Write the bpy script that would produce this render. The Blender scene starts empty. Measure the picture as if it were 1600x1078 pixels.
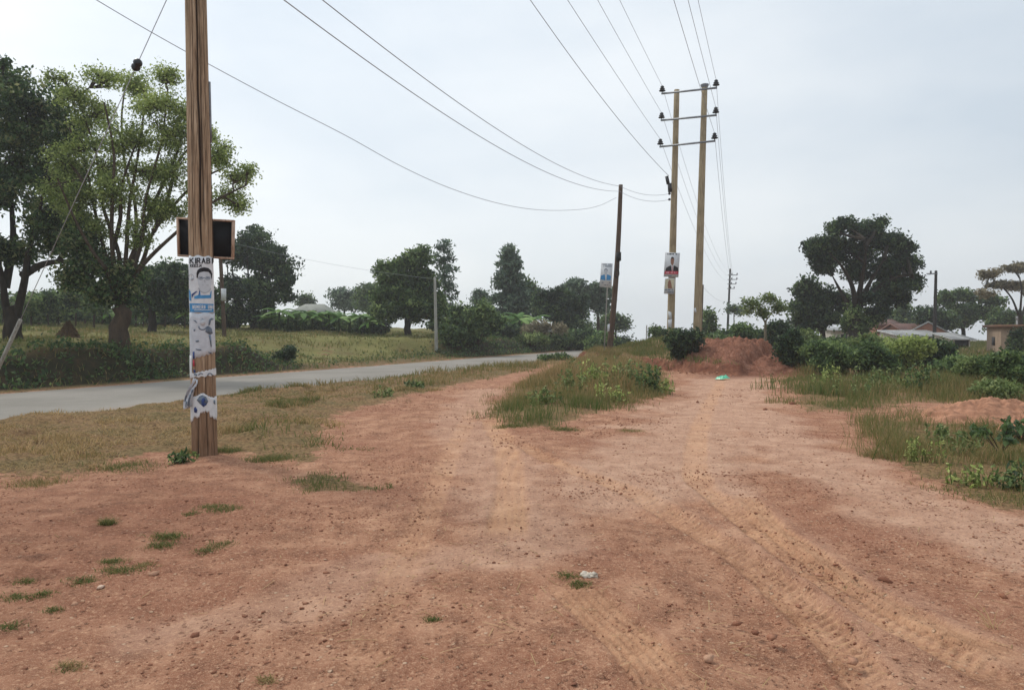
import bpy, bmesh, math, random
import numpy as np
from mathutils import Vector
R = math.radians
sc = bpy.context.scene
COL = sc.collection
rng = np.random.default_rng(7)
random.seed(7)

# ------------------------------------------------------------------ camera model (photo pixel <-> world)
F = 1155.0; HZ = 515.0; EYE = 1.6
TH = math.atan((539 - HZ) / F); CT, ST = math.cos(TH), math.sin(TH)
def P(u, v, d):
    x = (u - 800) / F; y = (539 - v) / F
    dy = CT + y * ST; dz = -ST + y * CT
    t = d / dy
    return np.array([x * t, d, EYE + dz * t])

# ------------------------------------------------------------------ noise
def _h(ix, iy, seed):
    n = (ix * 374761393 + iy * 668265263 + seed * 974634777) & 0xffffffff
    n = ((n ^ (n >> 13)) * 1274126177) & 0xffffffff
    return ((n ^ (n >> 16)) & 0xffff) / 65535.0
def vnoise(x, y, seed=0):
    x = np.asarray(x, float); y = np.asarray(y, float)
    ix = np.floor(x).astype(np.int64); iy = np.floor(y).astype(np.int64)
    fx = x - ix; fy = y - iy
    fx = fx * fx * fx * (fx * (fx * 6 - 15) + 10); fy = fy * fy * fy * (fy * (fy * 6 - 15) + 10)
    a = _h(ix, iy, seed); b = _h(ix + 1, iy, seed); c = _h(ix, iy + 1, seed); d = _h(ix + 1, iy + 1, seed)
    return (a * (1 - fx) + b * fx) * (1 - fy) + (c * (1 - fx) + d * fx) * fy
def fbm(x, y, seed=0, octs=4, gain=.5):
    s = 0; a = 1; t = 0; ca, sa = math.cos(.6), math.sin(.6)
    x = np.asarray(x, float); y = np.asarray(y, float)
    for i in range(octs):
        s = s + a * (vnoise(x, y, seed + i * 17) - .5); t += a; a *= gain
        x, y = (x * ca - y * sa) * 2.03 + 7.1, (x * sa + y * ca) * 2.03 + 3.7
    return s / t * 2       # about -1..1
def ss(a, b, x):
    t = np.clip((x - a) / (b - a), 0, 1); return t * t * (3 - 2 * t)

# ------------------------------------------------------------------ terrain
def road_x(Y):
    Y = np.asarray(Y, float); u = np.maximum(Y - 56, 0)
    return np.where(Y <= 56, -11.5 + .463 * (Y - 16.5), -11.5 + .463 * 39.5 + .2 * u + .263 * 15 * (1 - np.exp(-u / 15)))
CR = math.cos(math.atan(.463))
def lat(X, Y): return (road_x(Y) - X) * CR           # + is the far (field) side of the road
def poly_sd(X, Y, poly):
    X = np.asarray(X, float); Y = np.asarray(Y, float)
    poly = np.asarray(poly, float); inside = np.zeros(X.shape, bool); dm = np.full(X.shape, 1e9)
    for i in range(len(poly)):
        x1, y1 = poly[i]; x2, y2 = poly[(i + 1) % len(poly)]
        if y1 != y2:
            c = ((y1 > Y) != (y2 > Y)) & (X < (x2 - x1) * (Y - y1) / (y2 - y1) + x1); inside ^= c
        dx, dy = x2 - x1, y2 - y1; L = dx * dx + dy * dy + 1e-12
        t = np.clip(((X - x1) * dx + (Y - y1) * dy) / L, 0, 1)
        dm = np.minimum(dm, np.hypot(X - x1 - t * dx, Y - y1 - t * dy))
    return np.where(inside, dm, -dm)
HILL = [(6.2, 47), (4.6, 43), (3.5, 39.5), (3.6, 36.5), (4.8, 33.5), (6.0, 30), (7.0, 27.5), (8.2, 26.2), (10, 29), (13, 33), (15, 44), (16, 75), (6.5, 75)]
def H(X, Y, detail=True):
    X = np.asarray(X, float); Y = np.asarray(Y, float)
    s = lat(X, Y); z = np.zeros(np.broadcast(X, Y).shape)
    slope = ss(30, 35, Y) * (1 - ss(42, 47, Y))
    w = 1.7 + 9.0 * slope
    fieldz = .86 + .030 * np.clip(s - 5, 0, 32) + .10 * ss(10, 30, s)
    bump = fbm(X * .30, Y * .42, 3, 3) * .30 + fbm(X * 1.1, Y * 1.3, 9, 3) * .10
    zl = -.10 + ss(3.7, 3.7 + w, s) * (fieldz + .10 + bump * ss(4, 6, s))
    zl = zl + ss(3.3, 3.7, s) * .04
    sd = poly_sd(X, Y, HILL) + fbm(X * .9, Y * .9, 21, 3) * .45
    rt = 1 - .35 * ss(39, 45, Y) * (1 - ss(2, 5, sd))
    hill = (.36 * ss(0, .4, sd) + .74 * ss(.3, 5.0, sd)) * rt
    verge = ss(-3.25, -3.9, s)
    zr = -.14 + verge * (.14 + .05 * ss(-7, -4.2, s) * (1 - ss(-4.2, -3.6, s)))
    zr = zr + fbm(X * .5, Y * .5, 5, 3) * .05 * verge + hill + .2 * ss(24, 50, Y) * ss(9, 14, X)
    isl = poly_sd(X, Y, ISLE); zr = zr + .14 * ss(-.3, 1.6, isl)
    vb = ss(-.2, .7, poly_sd(X, Y, VERGE)) * ss(-3.7, -4.4, s); zr = zr + vb * (.03 + .10 * fbm(X * 1.1, Y * 1.1, 41, 4) + .05 * fbm(X * 3.4, Y * 3.4, 43, 3))
    rough = ss(-.9, -.2, sd) * (1 - ss(.9, 1.8, sd)); zr = zr + rough * (.13 * fbm(X * 3.1, Y * 3.1, 45, 4) + .06 * fbm(X * 8, Y * 8, 47, 3))
    z = np.where(s > 3.25, zl, np.where(s < -3.25, zr, -.14))
    far = ss(85, 420, Y)
    z = z - far * 22 - ss(60, 200, np.abs(X)) * 2
    if detail:
        dirt = 1 - ss(-3.6, -3.2, s)
        z = z + dirt * (fbm(X * 2.2, Y * 2.2, 31, 4) * .026 + (fbm(X * 9, Y * 9, 33, 3) * .011 + np.maximum(fbm(X * 24, Y * 24, 35, 2), 0) * .012) * (1 - ss(9, 22, Y)) * ss(.38, .62, fbm(X * .7, Y * .7, 37, 3) * .5 + .5))
    return z
def Gflat(u, v, z=0.0):
    x = (u - 800) / F; y = (539 - v) / F
    t = (z - EYE) / (-ST + y * CT)
    return (x * t, (CT + y * ST) * t)
def gp(pts, z=0.0): return [Gflat(u, v, z) for u, v in pts]
ISLE = gp([(752, 652), (772, 628), (800, 606), (830, 593), (866, 580), (890, 566), (930, 560), (985, 568), (1035, 580), (1052, 602), (1045, 622), (985, 636), (930, 652), (860, 672), (800, 668)])
VERGE = gp([(-500, 800), (-200, 768), (0, 748), (110, 740), (235, 708), (300, 704), (345, 700), (400, 714), (470, 724), (505, 705), (500, 672), (520, 650),
            (570, 634), (650, 617), (720, 601), (790, 588), (850, 574), (905, 560), (890, 552), (600, 560), (-300, 600), (-900, 620)])
PATCH = gp([(455, 752), (478, 738), (515, 736), (560, 750), (596, 764), (530, 766), (470, 765)])
RMEAD = gp([(1245, 640), (1215, 606), (1240, 590), (1330, 584), (1480, 586), (1900, 590), (1900, 640), (1640, 640), (1560, 630), (1440, 632), (1345, 645)])
RNEAR = gp([(1345, 660), (1400, 648), (1460, 660), (1540, 668), (1640, 662), (1900, 700), (1900, 900), (1640, 815), (1560, 800), (1480, 775), (1425, 738), (1372, 712)])
def grass_mask(X, Y):
    s = lat(X, Y)
    m = np.maximum.reduce([ss(-.35, .5, poly_sd(X, Y, VERGE)), ss(-.15, .3, poly_sd(X, Y, PATCH)), ss(-.3, .7, poly_sd(X, Y, ISLE)),
                           ss(-.6, 1.2, poly_sd(X, Y, RMEAD)), ss(-.25, .5, poly_sd(X, Y, RNEAR))])
    hl = poly_sd(X, Y, HILL)
    m = np.maximum(m, ss(.5, 1.4, hl) * (1 - ss(8.0, 9.0, X) * (1 - ss(36, 40, Y))))
    m = np.maximum(m, ss(40, 46, Y)); m = np.maximum(m, ss(23, 27, Y) * ss(12, 14, X))
    m = np.where(s > 3.4, 1, m)
    m = np.where(np.abs(s) < 3.3, 0, m)
    return m

# ------------------------------------------------------------------ mesh helpers
def mesh_np(name, V, faces, mat=None, parent=None, attrs=None, smooth=False, mats=None, midx=None):
    """faces: list of int arrays (n x k)."""
    me = bpy.data.meshes.new(name)
    V = np.asarray(V, np.float32); faces = [np.asarray(f, np.int32) for f in faces if len(f)]
    me.vertices.add(len(V)); me.vertices.foreach_set('co', V.ravel())
    idx = np.concatenate([f.ravel() for f in faces]); tot = np.concatenate([np.full(len(f), f.shape[1], np.int32) for f in faces])
    me.loops.add(len(idx)); me.loops.foreach_set('vertex_index', idx)
    me.polygons.add(len(tot)); me.polygons.foreach_set('loop_start', np.concatenate([[0], np.cumsum(tot)[:-1]]).astype(np.int32))
    me.polygons.foreach_set('loop_total', tot)
    if smooth: me.polygons.foreach_set('use_smooth', np.ones(len(tot), bool))
    for k, a in (attrs or {}).items():
        at = me.attributes.new(k, 'FLOAT', 'POINT'); at.data.foreach_set('value', np.asarray(a, np.float32))
    for m in (mats or ([mat] if mat else [])): me.materials.append(m)
    if midx is not None: me.polygons.foreach_set('material_index', np.asarray(midx, np.int32))
    me.update(calc_edges=True)
    o = bpy.data.objects.new(name, me); COL.objects.link(o)
    if parent: o.parent = parent
    return o
class MB:
    """collects pieces of one part"""
    def __init__(s): s.V = []; s.Q = []; s.T = []; s.n = 0; s.A = []
    def add(s, V, Q=None, T=None, a=None):
        V = np.asarray(V, float)
        if Q is not None and len(Q): s.Q.append(np.asarray(Q) + s.n)
        if T is not None and len(T): s.T.append(np.asarray(T) + s.n)
        s.V.append(V); s.A.append(np.zeros(len(V)) if a is None else np.broadcast_to(a, len(V))); s.n += len(V)
    def tube(s, pts, rad, k=8, caps=True):
        pts = np.asarray(pts, float); n = len(pts); rad = np.broadcast_to(np.asarray(rad, float), n)
        t = np.gradient(pts, axis=0); t /= np.linalg.norm(t, axis=1)[:, None] + 1e-12
        m = t.mean(0); ref = np.eye(3)[np.argmin(np.abs(m))]
        a = np.cross(t, ref); a /= np.linalg.norm(a, axis=1)[:, None] + 1e-12; b = np.cross(t, a)
        th = np.arange(k) * 2 * math.pi / k
        V = pts[:, None] + rad[:, None, None] * (a[:, None] * np.cos(th)[None, :, None] + b[:, None] * np.sin(th)[None, :, None])
        i = np.arange(n - 1)[:, None] * k; j = np.arange(k)[None]
        q = np.stack([i + j, i + (j + 1) % k, i + k + (j + 1) % k, i + k + j], -1).reshape(-1, 4)
        V = V.reshape(-1, 3); T = []
        if caps:
            V = np.vstack([V, pts[:1], pts[-1:]]); c0 = n * k
            for jj in range(k):
                T.append((c0, (jj + 1) % k, jj)); T.append((c0 + 1, (n - 1) * k + jj, (n - 1) * k + (jj + 1) % k))
        s.add(V, q, T)
    def box(s, c, size, yaw=0.0, taper=None):
        x, y, z = np.asarray(size, float) / 2
        v = np.array([(-x, -y, -z), (x, -y, -z), (x, y, -z), (-x, y, -z), (-x, -y, z), (x, -y, z), (x, y, z), (-x, y, z)])
        ca, sa = math.cos(yaw), math.sin(yaw)
        v = np.stack([v[:, 0] * ca - v[:, 1] * sa, v[:, 0] * sa + v[:, 1] * ca, v[:, 2]], 1) + np.asarray(c, float)
        s.add(v, [(3, 2, 1, 0), (4, 5, 6, 7), (0, 1, 5, 4), (1, 2, 6, 5), (2, 3, 7, 6), (3, 0, 4, 7)])
    def lathe(s, c, prof, k=12):
        c = np.asarray(c, float)
        pts = np.array([(c[0], c[1], c[2] + z) for r, z in prof]); rad = [max(r, 1e-4) for r, z in prof]
        th = np.arange(k) * 2 * math.pi / k
        V = np.concatenate([np.stack([p[0] + r * np.cos(th), p[1] + r * np.sin(th), np.full(k, p[2])], 1) for p, r in zip(pts, rad)])
        i = np.arange(len(pts) - 1)[:, None] * k; j = np.arange(k)[None]
        s.add(V, np.stack([i + j, i + (j + 1) % k, i + k + (j + 1) % k, i + k + j], -1).reshape(-1, 4))
    def build(s, name, mat, parent=None, smooth=False, attr=None):
        fs = ([np.concatenate(s.Q)] if s.Q else []) + ([np.concatenate(s.T)] if s.T else [])
        return mesh_np(name, np.concatenate(s.V), fs, mat, parent, {attr: np.concatenate(s.A)} if attr else None, smooth)
def tag(o, label, cat, group=None):
    o['label'] = label; o['category'] = cat
    if group: o['group'] = group
    return o
def kind(o, k, label=None):
    o['kind'] = k
    if label: o['label'] = label
    return o
def thing(name, label, cat, loc=(0, 0, 0), group=None):
    o = bpy.data.objects.new(name, None); COL.objects.link(o); o.location = [float(v) for v in loc]; o.empty_display_size = .2
    return tag(o, label, cat, group)
def put(o, root):
    """parent a mesh built in world coordinates under its thing"""
    o.data.transform(__import__('mathutils').Matrix.Translation(-root.location)); o.parent = root
    return o

# ------------------------------------------------------------------ materials
def lin(r, g, b):
    f = lambda c: (c / 255 / 12.92) if c / 255 <= .04045 else ((c / 255 + .055) / 1.055) ** 2.4
    return (f(r), f(g), f(b), 1)
class NT:
    def __init__(s, name):
        s.m = bpy.data.materials.new(name); s.m.use_nodes = True; s.t = s.m.node_tree; s.n = s.t.nodes; s.l = s.t.links
        s.b = s.n['Principled BSDF']; s.out = s.n['Material Output']; s._co = None
    def node(s, typ, **kw):
        n = s.n.new(typ)
        for k, v in kw.items():
            if k.startswith('i_'): n.inputs[k[2:].replace('_', ' ')].default_value = v
            else: setattr(n, k, v)
        return n
    def link(s, a, b): s.l.new(a, b)
    def co(s, scale=(1, 1, 1), src='Object'):
        tc = s.node('ShaderNodeTexCoord'); mp = s.node('ShaderNodeMapping'); mp.inputs['Scale'].default_value = scale
        s.link(tc.outputs[src], mp.inputs['Vector']); return mp.outputs['Vector']
    def noise(s, scale, detail=4, rough=.55, vec=None):
        n = s.node('ShaderNodeTexNoise'); n.inputs['Scale'].default_value = scale; n.inputs['Detail'].default_value = detail; n.inputs['Roughness'].default_value = rough
        if vec is not None: s.link(vec, n.inputs['Vector'])
        return n.outputs['Fac']
    def voro(s, scale, vec=None, feature='F1', out='Distance'):
        n = s.node('ShaderNodeTexVoronoi'); n.feature = feature; n.inputs['Scale'].default_value = scale
        if vec is not None: s.link(vec, n.inputs['Vector'])
        return n.outputs[out]
    def ramp(s, fac, stops, interp='LINEAR'):
        n = s.node('ShaderNodeValToRGB'); cr = n.color_ramp; cr.interpolation = interp
        while len(cr.elements) < len(stops): cr.elements.new(.5)
        for e, (p, c) in zip(cr.elements, stops): e.position = p; e.color = c if len(c) == 4 else (*c, 1)
        s.link(fac, n.inputs['Fac']); return n.outputs['Color']
    def mr(s, fac, a, b, c=0, d=1):
        n = s.node('ShaderNodeMapRange'); n.interpolation_type = 'SMOOTHSTEP'
        for k, v in zip(('From Min', 'From Max', 'To Min', 'To Max'), (a, b, c, d)): n.inputs[k].default_value = v
        s.link(fac, n.inputs['Value']); return n.outputs['Result']
    def mix(s, fac, a, b, mode='MIX'):
        n = s.node('ShaderNodeMix', data_type='RGBA', blend_type=mode)
        for src, k in ((fac, 0), (a, 6), (b, 7)):
            if isinstance(src, (int, float)): n.inputs[k].default_value = src
            elif isinstance(src, tuple): n.inputs[k].default_value = src
            else: s.link(src, n.inputs[k])
        return n.outputs[2]
    def math(s, op, a, b=None):
        n = s.node('ShaderNodeMath', operation=op)
        for k, v in enumerate((a, b)):
            if v is None: continue
            if isinstance(v, (int, float)): n.inputs[k].default_value = v
            else: s.link(v, n.inputs[k])
        return n.outputs[0]
    def attr(s, name):
        n = s.node('ShaderNodeAttribute'); n.attribute_name = name; return n.outputs['Fac']
    def col(s, c): 
        if isinstance(c, tuple): s.b.inputs['Base Color'].default_value = c
        else: s.link(c, s.b.inputs['Base Color'])
    def bump(s, h, dist=.02, strength=1.0):
        n = s.node('ShaderNodeBump'); n.inputs['Distance'].default_value = dist; n.inputs['Strength'].default_value = strength
        s.link(h, n.inputs['Height']); s.link(n.outputs['Normal'], s.b.inputs['Normal'])
    def fin(s, rough=.8, spec=.3, metal=0):
        s.b.inputs['Roughness'].default_value = rough; s.b.inputs['Specular IOR Level'].default_value = spec; s.b.inputs['Metallic'].default_value = metal
        return s.m
def flat(name, c, rough=.7, var=.12, scale=8, spec=.3, metal=0):
    m = NT(name); f = m.noise(scale, 5, .6, m.co())
    d = tuple(x * (1 - var * 1.6) for x in c[:3]) + (1,); l = tuple(min(1, x * (1 + var)) for x in c[:3]) + (1,)
    m.col(m.ramp(f, [(.3, d), (.7, l)])); return m.fin(rough, spec, metal)
def leafmat(name, dark, mid, light, trans=.42):
    dark, mid, light = [tuple(min(1, x * 1.3) for x in c[:3]) + (1,) for c in (dark, mid, light)]
    m = NT(name); c = m.ramp(m.attr('tint'), [(.05, dark), (.5, mid), (.95, light)]); m.col(c); m.fin(.55, .25)
    tr = m.node('ShaderNodeBsdfTranslucent'); m.link(c, tr.inputs['Color']); mx = m.node('ShaderNodeMixShader'); mx.inputs[0].default_value = trans
    m.link(m.b.outputs[0], mx.inputs[1]); m.link(tr.outputs[0], mx.inputs[2]); m.link(mx.outputs[0], m.out.inputs['Surface']); return m.m
def barkmat(name, a, b, zs=.25, sc_=9):
    m = NT(name); v = m.co((1, 1, zs)); f = m.noise(sc_, 6, .65, v); g = m.noise(1.3, 3, .5, m.co())
    m.col(m.mix(m.mr(g, .35, .7), m.ramp(f, [(.3, a), (.7, b)]), m.ramp(f, [(.3, tuple(x * .7 for x in a[:3]) + (1,)), (.7, tuple(x * .75 for x in b[:3]) + (1,))])))
    m.bump(f, .03); return m.fin(.9, .15)
M = {}
def ground_material():
    m = NT('ground_soil'); co = m.co(); ag = m.attr('grass'); at = m.attr('track'); ar = m.attr('red'); asnd = m.attr('sand'); ab = m.attr('bank')
    big = m.noise(.55, 5, .6, co); mid = m.noise(3.2, 6, .65, co); fine = m.noise(38, 6, .7, co); sp = m.noise(150, 3, .7, co)
    dirt = m.ramp(mid, [(.28, lin(114, 76, 59)), (.5, lin(158, 112, 87)), (.74, lin(194, 149, 120))])
    dirt = m.mix(m.mr(big, .36, .68), dirt, lin(140, 86, 60), 'MIX') if False else m.mix(m.math('MULTIPLY', m.mr(big, .44, .64), .6), dirt, lin(136, 86, 66))
    dirt = m.mix(asnd, dirt, m.ramp(mid, [(.3, lin(168, 128, 106)), (.7, lin(204, 167, 143))]))
    dirt = m.mix(m.math('MULTIPLY', at, .85), dirt, m.ramp(mid, [(.3, lin(184, 136, 103)), (.7, lin(212, 166, 130))]))
    dirt = m.mix(m.math('MULTIPLY', m.mr(fine, .52, .68), .75), dirt, lin(208, 164, 132))
    dirt = m.mix(m.math('MULTIPLY', m.mr(m.math('ADD', m.math('MULTIPLY', fine, .6), m.math('MULTIPLY', m.noise(13, 5, .7, co), .4)), .47, .36), .9), dirt, lin(74, 42, 30))
    pe = m.voro(24, co); pc = m.voro(24, co, out='Color')
    sep = m.node('ShaderNodeSeparateColor'); m.link(pc, sep.inputs[0])
    peb = m.math('MULTIPLY', m.mr(pe, .34, .22), m.mr(sep.outputs[0], .72, .78))
    dirt = m.mix(m.math('MULTIPLY', peb, .75), dirt, m.ramp(sep.outputs[1], [(.2, lin(120, 78, 60)), (.55, lin(182, 140, 112)), (.95, lin(210, 180, 152))]))
    dirt = m.mix(m.math('MULTIPLY', m.mr(sp, .5, .68), .5), dirt, lin(222, 184, 152))
    dirt = m.mix(m.math('MULTIPLY', ar, .92), dirt, m.ramp(m.math('ADD', m.math('MULTIPLY', mid, .6), m.math('MULTIPLY', fine, .4)), [(.34, lin(66, 38, 28)), (.5, lin(104, 62, 46)), (.66, lin(140, 90, 68))]))
    dirt = m.mix(m.math('MULTIPLY', at, .62), dirt, m.ramp(m.math('ADD', m.math('MULTIPLY', mid, .7), m.math('MULTIPLY', fine, .3)), [(.34, lin(176, 130, 98)), (.62, lin(212, 166, 130))]))
    gm = m.noise(1.1, 5, .65, co); gf = m.noise(21, 5, .7, co)
    gcol = m.ramp(gm, [(.28, lin(104, 76, 56)), (.45, lin(132, 104, 74)), (.6, lin(116, 98, 66)), (.75, lin(92, 88, 54))])
    gcol = m.mix(m.math('MULTIPLY', m.mr(gf, .46, .68), .45), gcol, lin(168, 142, 100))
    gcol = m.mix(m.math('MULTIPLY', m.mr(gf, .52, .36), .7), gcol, lin(58, 48, 32))
    gcol = m.mix(m.math('MULTIPLY', m.attr('field'), .8), gcol, m.mix(m.math('MULTIPLY', m.mr(gf, .5, .3), .6), m.ramp(m.noise(.45, 6, .65, co), [(.3, lin(96, 84, 54)), (.45, lin(110, 108, 64)), (.6, lin(122, 124, 72)), (.75, lin(138, 130, 84))]), lin(60, 54, 34)))
    gcol = m.mix(ab, gcol, m.ramp(mid, [(.35, lin(36, 40, 25)), (.58, lin(54, 48, 33)), (.75, lin(88, 64, 48))]))
    edge = m.math('ADD', ag, m.math('MULTIPLY', m.math('SUBTRACT', m.math('ADD', m.math('MULTIPLY', m.noise(5.5, 6, .7, co), .6), m.math('MULTIPLY', m.noise(1.5, 5, .65, co), .6)), .56), 2.6))
    m.col(m.mix(m.mr(edge, .42, .68), dirt, gcol))
    h = m.math('ADD', m.math('MULTIPLY', fine, .55), m.math('MULTIPLY', sp, .18)); h = m.math('ADD', h, m.math('MULTIPLY', peb, .35))
    m.bump(h, .026); return m.fin(.95, .12)
M['ground'] = ground_material()
def soil_heap():
    m = NT('red_heap_soil'); co = m.co(); mid = m.noise(2.6, 6, .7, co); fine = m.noise(22, 6, .7, co)
    c = m.ramp(mid, [(.3, lin(106, 68, 54)), (.55, lin(144, 98, 79)), (.75, lin(178, 134, 112))])
    c = m.mix(m.math('MULTIPLY', m.mr(fine, .5, .7), .5), c, lin(200, 160, 130)); c = m.mix(m.math('MULTIPLY', m.mr(fine, .48, .3), .6), c, lin(88, 50, 36))
    m.col(c); m.bump(m.math('ADD', fine, mid), .05); return m.fin(.95, .1)
M['heap'] = soil_heap()
M['heappale'] = flat('pale_dug_earth', lin(176, 130, 104), .95, .22, 9, .1)
def asphalt():
    m = NT('worn_asphalt'); co = m.co(); u = m.attr('lane'); f = m.noise(45, 4, .7, co); g = m.noise(.5, 5, .6, co); s = m.noise(1.0, 5, .6, m.co((.25, .25, .25)))
    c = m.ramp(g, [(.3, lin(130, 125, 117)), (.7, lin(150, 144, 136))])
    c = m.mix(m.math('MULTIPLY', m.mr(f, .45, .75), .4), c, lin(168, 162, 153))
    c = m.mix(m.math('MULTIPLY', m.mr(m.math('ADD', u, m.math('MULTIPLY', m.math('SUBTRACT', s, .5), .8)), .42, .95), .85), c, lin(158, 134, 114))
    m.col(c); m.bump(f, .006); return m.fin(.95, .08)
M['asphalt'] = asphalt()
def wood(name, a, b, crack, zs=.06, scale=26, cr=.6):
    m = NT(name); v = m.co((1, 1, zs)); f = m.noise(scale, 6, .7, v); g = m.noise(scale * 2.6, 3, .6, m.co((1, 1, zs * .5))); big = m.noise(1.7, 4, .6, m.co())
    c = m.ramp(f, [(.3, a), (.68, b)]); c = m.mix(m.math('MULTIPLY', m.mr(g, .56, .66), cr), c, crack)
    c = m.mix(m.math('MULTIPLY', m.mr(big, .45, .75), .45), c, tuple(x * .62 for x in a[:3]) + (1,))
    m.col(c); m.bump(m.math('SUBTRACT', f, m.math('MULTIPLY', m.mr(g, .56, .66), .6)), .012); return m.fin(.88, .15)
def hero_wood():
    m = NT('weathered_pole_wood'); v = m.co((1, 1, .05)); f = m.noise(30, 6, .7, v); g = m.noise(95, 3, .6, m.co((1, 1, .035))); big = m.noise(2.0, 5, .65, m.co((1, 1, .5)))
    c = m.ramp(f, [(.28, lin(126, 102, 80)), (.5, lin(164, 138, 112)), (.74, lin(198, 174, 148))])
    c = m.mix(m.math('MULTIPLY', m.mr(g, .56, .66), .5), c, lin(92, 70, 54))
    c = m.mix(m.math('MULTIPLY', m.mr(big, .5, .72), .4), c, lin(142, 108, 82))
    c = m.mix(m.attr('low_tone'), c, m.ramp(f, [(.3, lin(98, 72, 54)), (.7, lin(146, 112, 88))]))
    c = m.mix(m.attr('crack'), c, lin(46, 33, 25))
    m.col(c); m.bump(m.math('SUBTRACT', f, m.mr(g, .54, .64)), .006); return m.fin(.88, .15)
M['hero'] = hero_wood()
M['palewood'] = wood('pale_treated_wood', lin(140, 124, 98), lin(180, 162, 132), lin(104, 88, 68))
M['darkwood'] = wood('dark_weathered_wood', lin(72, 58, 48), lin(112, 92, 78), lin(45, 36, 30))
M['blackwood'] = wood('tarred_wood', lin(44, 42, 42), lin(66, 62, 60), lin(30, 28, 28))
M['greywood'] = wood('grey_wood', lin(140, 138, 130), lin(182, 180, 172), lin(104, 100, 92))
M['steel'] = flat('galvanised_steel', lin(128, 130, 134), .5, .2, 12, .5, .3)
M['wire'] = flat('cable_grey', lin(168, 170, 178), .6, .1, 3)
M['black'] = flat('black_porcelain', lin(30, 30, 34), .35, .2, 20, .5)
M['rubber'] = flat('black_rubber', lin(26, 26, 28), .6, .2, 20)
M['paper'] = flat('worn_white_paper', lin(212, 214, 216), .75, .09, 14)
M['paperold'] = flat('faded_paper', lin(196, 200, 206), .8, .12, 10)
M['ink'] = flat('black_ink', lin(38, 38, 42), .7, .15, 30)
M['greyink'] = flat('grey_ink', lin(112, 124, 138), .75, .25, 24)
M['paleink'] = flat('pale_grey_ink', lin(172, 176, 182), .75, .1, 24)
M['blueink'] = flat('blue_ink', lin(74, 142, 192), .7, .14, 20)
M['deepblue'] = flat('deep_blue_ink', lin(58, 76, 128), .7, .2, 25)
M['redink'] = flat('red_ink', lin(190, 64, 82), .7, .15, 20)
M['pinkink'] = flat('pink_ink', lin(226, 168, 176), .7, .15, 20)
M['skin'] = flat('printed_skin', lin(192, 197, 202), .75, .06, 20)
M['brownink'] = flat('brown_ink', lin(150, 110, 90), .7, .15, 20)
M['cream'] = flat('cream_paper', lin(206, 198, 172), .7, .1, 14)
M['board'] = flat('blackened_board', lin(22, 25, 28), .7, .25, 6)
M['lath'] = wood('frame_lath', lin(168, 140, 120), lin(206, 178, 156), lin(100, 74, 60), .3, 20, .4)
M['bark'] = barkmat('brown_bark', lin(58, 48, 40), lin(94, 80, 66))
M['barkpale'] = barkmat('pale_bark', lin(96, 88, 74), lin(142, 132, 112))
M['barkdark'] = barkmat('dark_bark', lin(40, 36, 31), lin(66, 57, 48))
M['leafdark'] = leafmat('dark_leaf', lin(30, 43, 33), lin(52, 72, 48), lin(96, 114, 72))
M['leafred'] = leafmat('dark_leaf_with_blossom', lin(36, 52, 34), lin(74, 98, 56), lin(138, 138, 98))
M['leafairy'] = leafmat('olive_leaf', lin(84, 98, 52), lin(132, 146, 80), lin(174, 182, 114), .5)
M['leafpine'] = leafmat('grey_green_needles', lin(50, 66, 54), lin(80, 98, 80), lin(116, 132, 108))
M['leafmid'] = leafmat('mid_green_leaf', lin(44, 62, 38), lin(80, 102, 60), lin(130, 146, 90))
M['leaflight'] = leafmat('light_green_leaf', lin(64, 80, 44), lin(102, 118, 68), lin(144, 154, 102), .45)
M['leafrust'] = leafmat('rusty_leaf', lin(84, 80, 62), lin(122, 114, 90), lin(156, 146, 120))
M['banana'] = leafmat('banana_leaf', lin(52, 84, 40), lin(92, 126, 62), lin(140, 166, 96), .4)
def grassmat():
    m = NT('grass_blades'); a = m.attr('tint'); c = m.ramp(a, [(.02, lin(196, 168, 126)), (.25, lin(164, 138, 96)), (.5, lin(134, 124, 80)), (.75, lin(108, 116, 66)), (.98, lin(78, 100, 50))])
    m.col(c); m.fin(.7, .15); tr = m.node('ShaderNodeBsdfTranslucent'); m.link(c, tr.inputs['Color']); mx = m.node('ShaderNodeMixShader'); mx.inputs[0].default_value = .35
    m.link(m.b.outputs[0], mx.inputs[1]); m.link(tr.outputs[0], mx.inputs[2]); m.link(mx.outputs[0], m.out.inputs['Surface']); return m.m
M['grass'] = grassmat()
def stonemat():
    m = NT('stone'); a = m.attr('tint'); f = m.noise(60, 5, .6, m.co()); c = m.ramp(a, [(.1, lin(124, 82, 64)), (.5, lin(166, 118, 93)), (.85, lin(190, 152, 126)), (.97, lin(224, 208, 190))])
    c = m.mix(m.math('MULTIPLY', m.mr(f, .4, .7), .4), c, lin(120, 80, 60)); m.col(c); m.bump(f, .004); return m.fin(.9, .15)
M['stone'] = stonemat()
def plaster(name, a, b, stain):
    m = NT(name); f = m.noise(1.6, 6, .65, m.co((1, 1, .5))); g = m.noise(9, 5, .6, m.co()); c = m.ramp(g, [(.3, a), (.7, b)]); c = m.mix(m.math('MULTIPLY', m.mr(f, .5, .72), .6), c, stain); m.col(c); m.bump(g, .01); return m.fin(.9, .15)
M['plaster'] = plaster('beige_plaster', lin(150, 130, 112), lin(170, 150, 130), lin(108, 86, 72))
M['brickred'] = plaster('red_brick_wall', lin(140, 100, 84), lin(160, 118, 100), lin(110, 76, 64))
M['palewall'] = plaster('pale_wall', lin(182, 176, 164), lin(204, 198, 188), lin(150, 134, 118))
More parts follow.
